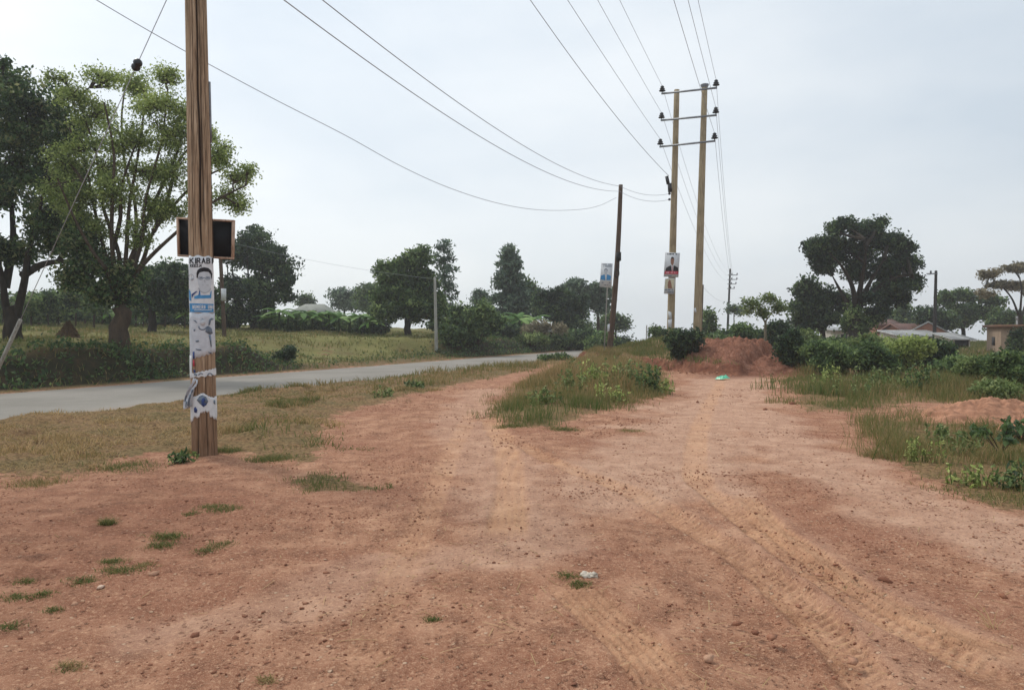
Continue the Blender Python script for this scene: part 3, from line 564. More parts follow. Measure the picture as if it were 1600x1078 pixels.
ck = 1.3 * crackf(.08, 2.5, 8, .085, .08, 3) + .9 * crackf(.32, 2.9, 8, .05, .06, 5) + .6 * crackf(-.42, 2.6, 8, .03, .05, 7) + .85 * crackf(-.5, -1, 1.25, .04, .03, 9) + .75 * crackf(.22, -1, 1.3, .03, .04, 11) + .5 * crackf(.8, -1, 6, .03, .05, 13)
for k in range(16): ck = ck + .45 * crackf(rng.uniform(0, 6.28), rng.uniform(0, 4), rng.uniform(4, 7), .018, .03, 20 + k * 3)
ck = np.clip(ck, 0, 1); rad = pole_r(zz) + .004 * fbm(ph * 5 + zz * .12, zz * .5, 41, 3) - .016 * ck + .004 * ss(.1, -.05, zz)
cx, cy = pole_axis(zz); X = cx + rad * np.sin(ph); Y = cy - rad * np.cos(ph); n, k = X.shape; I = np.arange(n * k).reshape(n, k); J = np.roll(I, -1, 1)
V = np.stack([X, Y, np.broadcast_to(zz, X.shape)], -1).reshape(-1, 3); V = np.vstack([V, [[float(cx[-1, 0]), DP, AX1[2]]]]); low_tone = np.broadcast_to(.75 * (1 - ss(.2, 1.5, zz)), X.shape).ravel()  # wood tone turns darker and browner towards the pole foot
pole_t = thing('utility_pole', 'thick weathered wooden pole pasted with torn white posters beside the road', 'utility pole', (AX0[0], DP, hz(AX0[0], DP)))
cap = np.stack([np.full(k, n * k), I[-1], J[-1]], -1)
put(mesh_np('pole', V, [np.stack([I[:-1], J[:-1], J[1:], I[1:]], -1).reshape(-1, 4), cap], M['hero'], None, dict(crack=np.append(ck.ravel(), 0), low_tone=np.append(low_tone, 0)), True), pole_t)
A0 = math.atan2(-AX0[0], DP)      # the way from the pole to the camera
def on_pole(u, v, off=.0):
    """a point of the pole's surface that shows at photo pixel u, v"""
    p = P(u, v, DP - .14); th = math.atan2(p[0], p[1]); z = p[2]
    for _ in range(3):
        cx, _y = pole_axis(z); r = pole_r(z); a = -th + math.asin(np.clip((DP * math.sin(th) - cx * math.cos(th)) / r, -.999, .999)); z = P(u, v, DP - r * math.cos(a))[2]
    return cx + (r + off) * math.sin(a), DP - (r + off) * math.cos(a), z
def pole_pt(a, z, off): cx, _ = pole_axis(z); r = pole_r(z) + off; a = a + A0; return np.array([float(cx) + r * math.sin(a), DP - r * math.cos(a), z])
m = MB(); m.tube([pole_pt(1.42, P(0, v, DP)[2], .010) for v in (222, 190, 160, 127)], .016, 8); put(m.build('conduit', M['steel'], None, True), pole_t)
m = MB(); m.tube([pole_pt(1.42, P(0, v, DP)[2], .004) for v in np.linspace(410, 222, 9)], .006, 6); put(m.build('earth_wire', M['darkwood'], None, True), pole_t)
for v in (-60, -110, -165):
    m = MB(); p = pole_pt(.9, P(0, v, DP)[2], .0); m.tube([p, p + [.1, -.02, 0], p + [.11, -.02, .06]], .008, 6); m.lathe(p + [.11, -.02, .05], [(.02, 0), (.045, .01), (.035, .05), (.05, .06), (.03, .1), (.0, .12)], 12); put(m.build('insulator', M['black'], None, True), pole_t)
# dark board nailed to the back of the near pole
bd = thing('notice_board', 'dark framed board fixed behind the thick near pole', 'board', P(322, 373, DP + .17))
q = [P(277, 340, DP + .18), P(367, 344.5, DP + .18), P(365.5, 405.5, DP + .18), P(279, 401, DP + .18)]
def slab(m, c4, th, d=(0, 1, 0)):
    c = np.asarray(c4, float); e = np.asarray(d, float) * th; m.add(np.vstack([c, c + e]), [(0, 1, 2, 3), (7, 6, 5, 4), (0, 4, 5, 1), (1, 5, 6, 2), (2, 6, 7, 3), (3, 7, 4, 0)])
def lerp4(q, s, t): q = np.asarray(q); return (q[0] * (1 - s) + q[1] * s) * (1 - t) + (q[3] * (1 - s) + q[2] * s) * t
m = MB(); slab(m, [lerp4(q, .02, .03), lerp4(q, .98, .03), lerp4(q, .98, .97), lerp4(q, .02, .97)], .012); put(m.build('panel', M['board']), bd)
for s0, s1, t0, t1 in ((0, 1, 0, .045), (0, 1, .955, 1), (0, .035, .046, .954), (.965, 1, .046, .954)):
    m = MB(); slab(m, np.array([lerp4(q, s0, t0), lerp4(q, s1, t0), lerp4(q, s1, t1), lerp4(q, s0, t1)]) - [0, .035, 0], .05); put(m.build('frame', M['lath']), bd)
# ---- flat shapes: polygons in photo pixels filled by fine columns, wrapped on the pole or laid on a board
def strips(poly, step=.6):
    p = np.asarray(poly, float); out = []; u0, u1 = p[:, 0].min(), p[:, 0].max(); n = max(1, int(math.ceil((u1 - u0) / step))); us = np.linspace(u0, u1, n + 1)
    def cuts(u):
        r = []
        for i in range(len(p)):
            a, b = p[i], p[(i + 1) % len(p)]
            if (a[0] <= u) != (b[0] <= u): r.append(a[1] + (b[1] - a[1]) * (u - a[0]) / (b[0] - a[0]))
        return sorted(r)
    e = (u1 - u0) * 1e-4 + 1e-6
    for a, b in zip(us[:-1], us[1:]):
        ca, cb = cuts(a + e), cuts(b - e)
        if len(ca) != len(cb): c = cuts((a + b) / 2); ca = cb = c
        for i in range(0, len(ca) - 1, 2): out.append([(a, ca[i]), (b, cb[i]), (b, cb[i + 1]), (a, ca[i + 1])])
    return out
def wrap(m, poly, off):
    for qd in strips(poly): m.add([on_pole(u, v, off) for u, v in qd], [(3, 2, 1, 0)])
GLY = {'K': [(0, 0, 0, 1), (0, .45, .8, 1), (.25, .58, .85, 0)], 'I': [(.2, 0, .2, 1)], 'R': [(0, 0, 0, 1), (0, 1, .6, 1), (.6, 1, .75, .75), (.75, .75, .6, .5), (.6, .5, 0, .5), (.35, .5, .8, 0)],
       'A': [(0, 0, .42, 1), (.42, 1, .85, 0), (.18, .35, .68, .35)], 'B': [(0, 0, 0, 1), (0, 1, .55, 1), (.55, 1, .7, .77), (.7, .77, .55, .53), (0, .53, .6, .53), (.6, .53, .78, .27), (.78, .27, .6, 0), (.6, 0, 0, 0)],
       'E': [(0, 0, 0, 1), (0, 1, .7, 1), (0, .5, .6, .5), (0, 0, .7, 0)], 'Z': [(0, 1, .75, 1), (.75, 1, 0, 0), (0, 0, .75, 0)], 'M': [(0, 0, 0, 1), (0, 1, .45, .4), (.45, .4, .9, 1), (.9, 1, .9, 0)],
       'N': [(0, 0, 0, 1), (0, 1, .75, 0), (.75, 0, .75, 1)], 'U': [(0, 1, 0, .15), (0, .15, .35, 0), (.35, 0, .7, .15), (.7, .15, .7, 1)], 'O': [(.1, .1, .1, .9), (.1, .9, .7, .9), (.7, .9, .7, .1), (.7, .1, .1, .1)], '.': [(.1, 0, .1, .14)], ' ': []}
def letters(txt, u, v, w, h, st, adv=None):
    """stroke polygons of a word whose lower left corner is at u, v"""
    out = []
    for c in txt:
        for x0, y0, x1, y1 in GLY[c]:
            a = np.array([u + x0 * w, v - y0 * h]); b = np.array([u + x1 * w, v - y1 * h]); t = b - a; L_ = np.hypot(*t) + 1e-6; nrm = np.array([-t[1], t[0]]) / L_ * st / 2; t = t / L_ * st * .45
            out.append([a - nrm - t, b - nrm + t, b + nrm + t, a + nrm - t])
        u += (adv or w * 1.25) * (.46 if c in 'I.' else 1.25 if c == 'M' else 1)
    return out
def ell(u, v, ru, rv, a0=0, a1=360, n=28): t = np.radians(np.linspace(a0, a1, n, endpoint=(a1 - a0) < 360)); return [(u + ru * math.cos(x), v + rv * math.sin(x)) for x in t]
def arcband(u, v, ru, rv, a0, a1, th): o = ell(u, v, ru, rv, a0, a1); i = ell(u, v, ru - th, rv - th, a0, a1); return o + i[::-1]
def jag(u0, u1, v, amp, n, seed):
    r = np.random.default_rng(seed); return [(u, v + r.uniform(-amp, amp)) for u in np.linspace(u0, u1, n)]
def layer(name, polys, off, mat, root):
    m = MB()
    for p in polys: wrap(m, p, off)
    return put(m.build(name, mat), root)
def sheet_on_pole(name, top, bot, a0, a1, off, mat, root, n=60):
    """paper wrapped round the pole from angle a0 to a1 between two px height functions, 2 mm thick"""
    m = MB(); V = []; Q = []; an = np.linspace(a0, a1, n)
    for a in an:
        f = (a - a0) / (a1 - a0)
        for t in np.linspace(0, 1, 9):
            v = top(f, a) * (1 - t) + bot(f, a) * t; z = P(320, v, DP - .14)[2]; V.append(pole_pt(a, z, off + .0012 * math.sin(a * 9 + z * 14)))
    for i in range(n - 1):
        for j in range(8): b = i * 9 + j; Q.append((b, b + 1, b + 10, b + 9))
    m.add(V, Q); o = m.build(name, mat, None, True); md = o.modifiers.new('thickness', 'SOLIDIFY'); md.thickness = .0015; md.offset = 0; return put(o, root)
def join_into(dst, objs):
    bm = bmesh.new(); bm.from_mesh(dst.data); mats = list(dst.data.materials)
    for o in objs:
        n0 = len(bm.faces); bm.from_mesh(o.data); bm.faces.ensure_lookup_table(); mt = o.data.materials[0]
        if mt not in mats: mats.append(mt); dst.data.materials.append(mt)
        for f in bm.faces[n0:]: f.material_index = mats.index(mt)
        me = o.data; bpy.data.objects.remove(o); bpy.data.meshes.remove(me)
    bm.to_mesh(dst.data); bm.free()
def kids(root, *names): return [o for o in bpy.data.objects if o.parent == root and o.name.split('.')[0] in names]
def printed(root, part='paper', names=None):
    ks = [o for o in bpy.data.objects if o.parent == root]; dst = [o for o in ks if o.name.split('.')[0] == part][0]; join_into(dst, [o for o in ks if o is not dst and (names is None or o.name.split('.')[0] in names)])
po = thing('poster', 'white poster with a bespectacled face and blue bands pasted round the near pole', 'poster', pole_pt(0, P(320, 489, DP)[2], .003))
sheet_on_pole('paper', lambda f, a: 400 + 1.2 * math.sin(a * 7), lambda f, a: 488 - 1.5 * math.sin(a * 5), -1.75, 1.75, .0025, M['paper'], po)
O1, O2, O3 = .0065, .0085, .0105
layer('lettering', letters('KIRABI', 297.6, 411.5, 5.6, 7.6, 1.7, 7.3) + letters('KEEZ.M', 298, 417.2, 2.4, 3.6, 1.0, 3.2), O1, M['ink'], po)
por = layer('portrait', [[(308, 430), (309, 424), (312, 421), (320, 419), (327, 421), (330, 426), (330, 440), (329, 450), (325, 457), (320, 458.5), (315, 456), (311, 448), (309, 440)]], O1, M['skin'], po)
layer('hair', [[(307.5, 434), (307.5, 427), (309, 422), (313, 419), (319, 417.8), (325, 419), (329, 423), (330.8, 428), (330.5, 436), (329.3, 436), (328.6, 429), (325, 425), (318, 424.4), (312, 426), (309.8, 430), (309.5, 435)]], O2, M['ink'], po)
layer('spectacles', [arcband(313.8, 434.8, 3.6, 2.6, 0, 359, .8), arcband(324, 434.8, 3.9, 2.6, 0, 359, .8), [(317.2, 434), (320.2, 434), (320.2, 435), (317.2, 435)], [(312, 434), (316, 433.6), (316, 435.4), (312, 435.6)], [(322, 433.6), (326.5, 434), (326.5, 435.6), (322, 435.4)]], O2, M['greyink'], po)
layer('beard', [arcband(319.6, 447, 10, 11.5, 20, 165, 1.6), [(315, 445), (318, 444.4), (318, 446), (315, 446.2)], [(321.5, 445.4), (325.5, 445), (325.5, 446.6), (321.5, 446.4)], [(318.4, 437), (320, 437), (320.8, 442), (318.6, 442)]], O2, M['paleink'], po)
layer('emblem', [arcband(299.5, 433.5, 4.2, 5.2, 0, 359, .7), ell(300.4, 436, 1.6, 2.2)], O1, M['paleink'], po)
layer('shirt', [[(304, 463), (310, 461), (312, 455), (313.2, 455), (313.4, 461.5), (327.5, 461), (329, 454.5), (330, 454.5), (329.6, 466), (304, 467)], [(296, 452), (298.6, 456), (299.6, 470), (296.6, 470)]], O1, M['blueink'], po)
layer('collar', [[(300, 460), (307, 455), (309, 455.4), (303, 461), (300.6, 466)], [(311, 454), (312.4, 454), (311.6, 462), (310.6, 462)]], O2, M['deepblue'], po)
layer('band', [[(296.8, 474), (333, 475), (333, 488), (297, 487.6)]], O1, M['blueink'], po)
layer('slogan', letters('NUMERO UNO', 302, 482.4, 2.3, 5.2, .9, 3.15) + [[(304, 484), (330, 484), (330, 485), (304, 485)]], O2, M['paper'], po)
p2_ = thing('poster', 'faded grey poster of a man, torn along its lower edge, below the blue banded one', 'poster', pole_pt(0, P(320, 560, DP)[2], .003))
def torn_top(f, a): return 556 - 5.5 * math.sin(max(-1.57, min(1.57, a)) * 1.0 - .1) + 1.2 * math.sin(a * 17) + (14 if a < -.95 else 0)
sheet_on_pole('paper', lambda f, a: 488.6 - 1.5 * math.sin(a * 5), torn_top, -1.75, 1.75, .0035, M['paperold'], p2_)
layer('portrait', [[(313, 505), (314, 499.5), (317, 498), (320, 499), (321, 504), (319.6, 508), (317, 509), (314, 508)]], O2, M['skin'], p2_)
layer('print', [[(313.4, 500), (317, 497.6), (320.4, 500), (318.6, 499.8), (315, 499.8)], [(302, 500), (306, 500.5), (309, 504.5), (308, 505), (304.5, 502)], arcband(316.4, 511, 6.4, 5, 20, 200, 1.8), [(325, 508), (326.4, 499), (330, 496.6), (333, 498.6), (331, 500), (329, 500.5), (327.6, 508)],
      [(321, 511), (325, 509), (330, 513), (331.6, 521), (328, 523), (324, 521), (320.4, 518), (322, 514)], [(325.6, 523), (328.8, 523), (330, 541), (329, 543)], [(303, 515), (306, 514.4), (305, 517), (303.4, 518)], [(306, 532), (311, 531.4), (311, 534), (306.4, 534.6)], [(325, 549.5), (330, 551), (329.6, 553), (326, 551.5)], [(306, 545), (315, 546), (314, 548), (308, 547)]], O2, M['greyink'], p2_)
p3_ = thing('poster_scrap', 'narrow strip of torn white paper with dark curls stuck across the near pole', 'poster', pole_pt(0, P(320, 586, DP)[2], .003))
sheet_on_pole('paper', lambda f, a: 580 - 4 * math.sin(max(-1.5, min(1.5, a))) + .7 * math.sin(a * 21), lambda f, a: 588.5 - 1.5 * math.sin(a) + .9 * math.sin(a * 13), -1.2, 1.7, .0055, M['paper'], p3_)
layer('print', [arcband(314, 587, 4, 4.5, 190, 330, 1.5), arcband(327.5, 587.5, 4.4, 5, 190, 350, 1.7), [(304, 583), (309, 585), (308, 587.5), (304, 586)]], O2, M['greyink'], p3_)
p4_ = thing('poster_scrap', 'ragged torn poster with blue print hanging on round the foot of the near pole', 'poster', pole_pt(0, P(320, 660, DP)[2], .003))
rj = np.random.default_rng(5).uniform(-1, 1, 80)
def t4(f, a): i = int(f * 59); return 620 - 6 * math.exp(-((a + .1) / .35) ** 2) + 4 * max(0, a - .3) * (1 if a < 1 else .2) - 5 * max(0, -a - .6) + rj[i] * .9
def b4(f, a): i = int(f * 59); return 652 + (-8 if -.35 < a < .45 else 0) + (7 if a < -.9 else 0) + (5 if .75 < a < 1.3 else 0) + rj[79 - i] * 2.6
sheet_on_pole('paper', t4, b4, -1.6, 1.6, .006, M['paper'], p4_)
layer('print', [[(312, 619), (316, 617), (322, 620), (325, 627), (322, 633), (317, 635), (312, 630), (308, 625)], [(333, 625), (335.5, 625), (335.5, 632), (333, 630)]], O2, M['greyink'], p4_)
layer('blue_print', [[(315, 624), (318, 621), (321, 624), (319, 629), (323, 631), (318, 636), (315, 632)], [(304, 638), (306, 635), (309, 640), (308, 645), (304.5, 644)]], O3, M['deepblue'], p4_)
p5_ = thing('poster_scrap', 'strip of white paper with red and purple blots down one side of the near pole', 'poster', pole_pt(-1.2, P(320, 590, DP)[2], .003))
sheet_on_pole('paper', lambda f, a: 556 + rj[int(f * 20)], lambda f, a: 592 + 2 * rj[30 + int(f * 20)], -1.7, -.98, .0072, M['paper'], p5_, 16)
layer('red_blot', [[(302.2, 563), (304.6, 562), (305, 572), (302.6, 573)]], O3, M['redink'], p5_); layer('purple_blot', [[(302, 550), (304.4, 549), (304.8, 560), (302.2, 561)], [(303, 577), (306, 578), (306, 583), (303.4, 582)]], O3, M['deepblue'], p5_)
printed(po, 'portrait', ('hair', 'spectacles', 'beard', 'shirt', 'collar')); printed(po, 'band', ('slogan',)); printed(po, 'paper', ('emblem',))
for r_ in (p2_, p3_, p4_, p5_): printed(r_)
# the loose sheet that hangs away from the pole
hs_ = thing('loose_paper', 'crumpled loose sheet of torn poster hanging off the side of the near pole', 'paper', on_pole(306, 592, .01))
prof = [(302, 590, 309, 593), (300, 597, 308.5, 599), (296, 604, 307, 603), (292, 612, 304, 607), (288.5, 620, 304, 612), (286.5, 628, 301.5, 622), (286, 637, 300, 632), (288, 639.5, 298, 636)]
V = []; nr_ = len(prof); nc_ = 9
for i, (ua, va, ub, vb) in enumerate(prof):
    for j in range(nc_): t = j / (nc_ - 1); V.append(P(ua + (ub - ua) * t, va + (vb - va) * t + .8 * math.sin(i * 2.1 + j * 1.3), DP - .13 - .035 * math.sin(t * 7 + i * .8) * min(1, i / 2) - .02))
m = MB(); m.add(V, [(i * nc_ + j, (i + 1) * nc_ + j, (i + 1) * nc_ + j + 1, i * nc_ + j + 1) for i in range(nr_ - 1) for j in range(nc_ - 1)]); o = m.build('paper', M['paperold'], None, True); md = o.modifiers.new('thickness', 'SOLIDIFY'); md.thickness = .002; put(o, hs_)
V2 = [np.array(v) + [0, -.006, 0] for v in V]; m = MB(); m.add(V2, [(i * nc_ + j, (i + 1) * nc_ + j, (i + 1) * nc_ + j + 1, i * nc_ + j + 1) for i, j in ((3, 5), (3, 6), (4, 4), (4, 5), (5, 4), (5, 5), (6, 5), (4, 1), (5, 2))]); put(m.build('print', M['greyink'], None, True), hs_); printed(hs_)
# guy wire of the near pole
A = P(-44, 660, 12.7); A[2] = hz(A[0], A[1]); B = P(297, -80, DP); dgy = B - A
def on_line(v):
    lo, hi = 0., 1.
    for _ in range(40):
        t = (lo + hi) / 2; p = A + dgy * t; k = p[1]; y = (p[2] - EYE) / k; vv = 539 - F * (y * CT + ST) / (CT - y * ST)
        if vv > v: lo = t
        else: hi = t
    return A + dgy * lo
gy = thing('guy_wire', 'stay wire with black insulator and pale ground tube running from the near pole to grass', 'stay wire', A)
m = MB(); m.tube([on_line(500), B], .006, 6); put(m.build('wire', M['wire']), gy)
m = MB(); m.tube([A - dgy / np.linalg.norm(dgy) * .2, on_line(500)], [.03, .03], 10); put(m.build('tube', M['greywood'], None, True), gy)
c = on_line(102); u_ = dgy / np.linalg.norm(dgy); m = MB(); tt_ = np.array([-.09, -.075, -.05, -.02, 0, .02, .05, .075, .09]); m.tube([c + u_ * t for t in tt_], [.012, .04, .058, .06, .045, .06, .058, .04, .012], 14); put(m.build('insulator', M['black'], None, True), gy)
# ------------------------------------------------------------------ twin pole structure
tw = thing('twin_pole_pylon', 'tall pair of treated wooden poles joined by three steel crossarms', 'power pylon', P(1068, 522, 36))
DL, DR = 36.0, 35.1
o, a_, LT = pole_mesh('pole', (1047, 524), (1057.5, 141), DL, .19, .13, M['palewood'], sink=.6, seg=18); put(o, tw)
o, a2_, RT = pole_mesh('pole', (1088.5, 522), (1101, 136.5), DR, .205, .13, M['palewood'], sink=.6, seg=18); put(o, tw)
m = MB(); m.lathe(RT + [0, 0, -.03], [(.14, 0), (.2, .12), (.2, .15), (.1, .17), (0, .18)], 14); put(m.build('cap', M['steel'], None, True), tw)
INS = {}
for i, (ul, vl, ur, vr) in enumerate(((1037, 148.5, 1123, 139.5), (1036, 190, 1122.5, 182), (1034, 231, 1120.5, 222))):
    pl = P(ul, vl, DL + .28); pr = P(ur, vr, DR - .62); m = MB(); u2 = (pr - pl); L_ = np.linalg.norm(u2); m.box((0, 0, 0), (L_, .07, .075)); o = m.build('crossarm', M['steel']); yaw = math.atan2(u2[1], u2[0]); tilt = math.asin(u2[2] / L_)
    from mathutils import Matrix
    fr = Vector((math.sin(yaw), -math.cos(yaw), 0)) * .21
    o.data.transform(Matrix.Translation(Vector((pl + pr) / 2) + fr) @ Matrix.Rotation(yaw, 4, 'Z') @ Matrix.Rotation(-tilt, 4, 'Y')); put(o, tw)
    for sd__, e in (('L', pl + u2 * .012), ('R', pr - u2 * .012)):
        e = e + np.array(fr); m = MB(); m.tube([e, e + [0, 0, .18]], .018, 6); m.lathe(e + [0, 0, .10], [(.03, 0), (.15, .02), (.16, .05), (.07, .09), (.12, .11), (.13, .14), (.06, .18), (.09, .20), (.09, .24), (.04, .28), (0, .29)], 14)
        put(m.build('insulator', M['black'], None, True), tw); INS[(i, sd__)] = e + [0, 0, .36]
m = MB(); c0 = P(1045.5, 292, DL - .25); m.tube([c0 + [-.12, 0, .50], c0 + [-.04, 0, .12]], .085, 10); m.tube([c0 + [.02, 0, .16], c0 + [.05, 0, -.26]], .10, 10); put(m.build('surge_arrester', M['black'], None, True), tw)
for v in (303, 312):
    m = MB(); e = P(1046, v, DL - .2); m.lathe(e, [(.03, -.05), (.07, -.02), (.05, 0), (.07, .02), (.03, .06)], 10); put(m.build('reel_insulator', M['black'], None, True), tw)
# posters on the twin poles
def board(name, label, c4, d, cat='poster', tilt=0):
    r = thing(name, label, cat, P(*c4[3], d)); q = [P(u, v, d) for u, v in c4]; m = MB(); slab(m, q, .018); put(m.build('panel', M['paper'], None), r)
    def lay(nm, polys, k, mat):
        m = MB()
        for p in polys:
            for qd in strips(p, 1.0): m.add([P(u, v, d) - [0, .003 * k, 0] for u, v in qd], [(0, 1, 2, 3)])
        return put(m.build(nm, mat), r)
    lay.root = r; return lay
def dashes(u0, u1, v, h, n, seed):
    r = np.random.default_rng(seed); e = np.sort(r.uniform(u0, u1, n * 2)); return [[(e[2 * i], v), (e[2 * i + 1] + .3, v), (e[2 * i + 1] + .3, v + h), (e[2 * i], v + h)] for i in range(n)]
ly = board('poster', 'portrait poster of a black suited man above a red band on the pale pole', [(1039.5, 394.5), (1062.5, 395.5), (1060, 433.5), (1037, 432.5)], DL - .24)
ly('lettering', dashes(1041, 1061, 396, 2.2, 6, 3), 1, M['ink'])
ly('portrait', [[(1048, 406), (1049, 403), (1052, 403), (1053.4, 406), (1053, 411), (1051.4, 414.6), (1049.6, 414.6), (1048, 411)]], 1, M['brownink'])
ly('hair', [[(1047.8, 406), (1048.4, 402.6), (1050.6, 401.4), (1053, 402.6), (1053.6, 406), (1052.6, 404), (1048.8, 404)]], 2, M['ink'])
ly('suit', [[(1039.6, 424), (1040.4, 419), (1046, 415.6), (1048.6, 415), (1049.6, 424)], [(1051.6, 424), (1052.4, 415), (1055, 415.6), (1059.6, 418.6), (1060, 424)]], 1, M['ink'])
ly('tie', [[(1049.9, 416), (1051, 416), (1051.2, 424), (1050, 424)]], 2, M['redink'])
ly('band', [[(1038.2, 423.6), (1060.4, 424), (1060, 428.6), (1037.9, 428.2)]], 3, M['redink']); ly('slogan', dashes(1040, 1058, 425, 1.8, 5, 9), 4, M['pinkink']); ly('strip', dashes(1038, 1059.6, 430.6, 1.8, 4, 5), 1, M['greyink']); printed(ly.root, 'portrait', ('hair', 'suit', 'tie')); printed(ly.root, 'band', ('slogan',)); printed(ly.root, 'panel', ('lettering', 'strip'))
ly = board('poster', 'small cream poster with a brown portrait under the suited man on the pale pole', [(1038.8, 435), (1054.6, 435), (1053.6, 459.5), (1037.6, 459)], DL - .225)
ly('ground', [[(1039.4, 436), (1054, 436), (1053.4, 451), (1038.6, 451)]], 1, M['cream']); ly('portrait', [[(1044, 451), (1043, 446), (1044, 440), (1046, 436.6), (1048.6, 440), (1049, 446), (1050.6, 451)]], 2, M['brownink']); ly('lettering', dashes(1038.6, 1052.6, 452, 1.6, 4, 7) + dashes(1038.6, 1052, 455.4, 2, 4, 8), 1, M['greyink']); printed(ly.root, 'panel', ('ground', 'lettering'))
sc_ = thing('poster_scrap', 'torn white paper remnants stuck low on the pale pole beside the round bush', 'poster', P(1047, 500, DL - .22))
m = MB()
for pl_ in ([(1044, 486), (1049, 488), (1049.6, 497), (1045, 500)], [(1043.6, 500), (1050, 498), (1049, 512), (1044, 514)]): slab(m, [P(u, v, DL - .22) for u, v in pl_], .006)
put(m.build('paper', M['paper']), sc_)
sc_ = thing('poster_scrap', 'small white scrap of paper on the second, stouter pale pole', 'poster', P(1086.5, 486, DR - .24)); m = MB(); slab(m, [P(u, v, DR - .24) for u, v in ((1084.5, 482), (1087, 481), (1088.4, 487), (1085.4, 489))], .006); put(m.build('paper', M['paper']), sc_)
# ------------------------------------------------------------------ leaning dark pole
lp = thing('utility_pole', 'dark leaning wooden pole with a cable coil and a signboard on the grassy bank', 'utility pole', P(950.5, 532, 36.5))
o, la, LPT = pole_mesh('pole', (950.5, 534), (970, 289), 36.5, .155, .10, M['darkwood'], sink=.5, bend=.09); put(o, lp)
m = MB(); m.box(P(966.6, 401, 36.3), (.22, .18, .42)); put(m.build('cable_box', M['rubber']), lp)
for du in (964.4, 967.2):
    m = MB(); m.tube([P(du, 407, 36.25), P(du + .3, 420, 36.25)], .012, 6); put(m.build('lead', M['rubber']), lp)
m = MB(); cc = P(963.8, 427, 36.2); t_ = np.linspace(0, 6 * math.pi, 90); m.tube(np.stack([cc[0] + .105 * np.cos(t_), cc[1] + .03 * np.sin(t_ * .3) , cc[2] + .2 * np.sin(t_)], 1), .025, 6); put(m.build('cable_coil', M['rubber'], None, True), lp)
m = MB(); slab(m, [P(u, v, 36.3) for u, v in ((949.4, 507), (953, 506), (952, 517), (948.4, 520))], .004); put(m.build('paper_scrap', M['paper']), lp)
ly = board('signboard', 'white campaign sign with a blue shirted portrait held on a stick by the leaning pole', [(939.5, 411), (957.5, 412), (955.5, 450), (936.8, 448)], 35.9, 'sign')
ly('lettering', dashes(940, 956.4, 412.6, 1.4, 4, 11) + dashes(939.6, 956.4, 415.4, 1.6, 3, 12) + dashes(938.6, 954.6, 441, 1.2, 3, 13) + dashes(938.6, 954, 445, 1, 3, 14), 1, M['greyink'])
ly('portrait', [[(944.4, 428), (944, 423), (945.4, 420), (948, 420), (949.4, 423), (949, 427.6), (946.8, 430)]], 1, M['skin']); ly('hair', [arcband(946.8, 423.4, 2.9, 3.9, 180, 360, 1.0)], 2, M['greyink'])
ly('shirt', [[(938, 437), (938.4, 431), (944, 429), (945.6, 429), (946, 438)], [(947.4, 438), (948, 429), (950, 429), (954.8, 431.6), (954.4, 437.6)]], 1, M['blueink']); printed(ly.root, 'portrait', ('hair', 'shirt')); printed(ly.root, 'panel', ('lettering',))
st = ly.root; m = MB(); b0 = P(949, 450, 35.93); b1 = P(947, 506, 35.93); b1[2] = hz(b1[0], 35.93) - .1; b1[0] -= .1; m.tube([P(950, 430, 35.94), b0, b1], .03, 8); put(m.build('stick', M['greywood'], None, True), st)
# ------------------------------------------------------------------ lesser poles
def lone(label, b, t, d, r0, r1, mat, arms=(), name='utility_pole', group=None):
    r = thing(name, label, 'utility pole', P(*b, d), group); o, a, bb = pole_mesh('pole', b, t, d, r0, r1, mat); put(o, r)
    for v, w_ in arms:
        f = (v - t[1]) / (b[1] - t[1]); c = P(t[0] + (b[0] - t[0]) * f, v, d); m = MB(); m.box(c + [w_ / 2 - .15, -r1 - .05, 0], (abs(w_) + .3, .09, .09), -.25); put(m.build('crossarm', M['steel']), r)
        for k in (.25, .95):
            m = MB(); m.lathe(c + [w_ * k, -r1 - .05 - w_ * (k - .5) * .2, .04], [(.03, 0), (.09, .03), (.05, .1), (.09, .14), (.0, .24)], 8); put(m.build('insulator', M['black'], None, True), r)
    return r, bb
lone('short pale concrete post standing alone before the big round green tree', (682, 531), (679.5, 434), 45, .11, .075, M['greywood'])
wp, WPT = lone('slim leaning pole with a white box, in front of the tall dark grove', (351, 508), (343, 372), 45, .13, .10, M['darkwood'])
m = MB(); m.box(P(349.4, 460.5, 44.8), (.26, .16, .74), .1); put(m.build('meter_box', M['paper']), wp)
_, T3 = lone('dark slender pole with short arms far beyond the red soil heap', (1136, 520), (1141, 420), 95, .16, .11, M['blackwood'], ((430, .9), (437, .9), (444, .8), (451, .6)))
lone('short brown pole just behind the stouter of the twin poles', (1093.5, 524), (1097.5, 445), 58, .15, .11, M['darkwood'])
_, T5 = lone('black tarred pole standing before the white roofed houses', (1459.5, 540), (1462.5, 423), 60, .16, .10, M['blackwood'], ((428, -.5),))
lone('pale distant post down the road, one of a close pair', (1010, 532), (1010.5, 508), 120, .13, .10, M['greywood'])
fp, _ = lone('dark distant post with a small box down the road, one of a close pair', (1013.6, 532), (1014.4, 511), 122, .13, .10, M['blackwood']); m = MB(); m.box(P(1014, 523, 121.7), (.4, .3, .6)); put(m.build('meter_box', M['rubber']), fp)
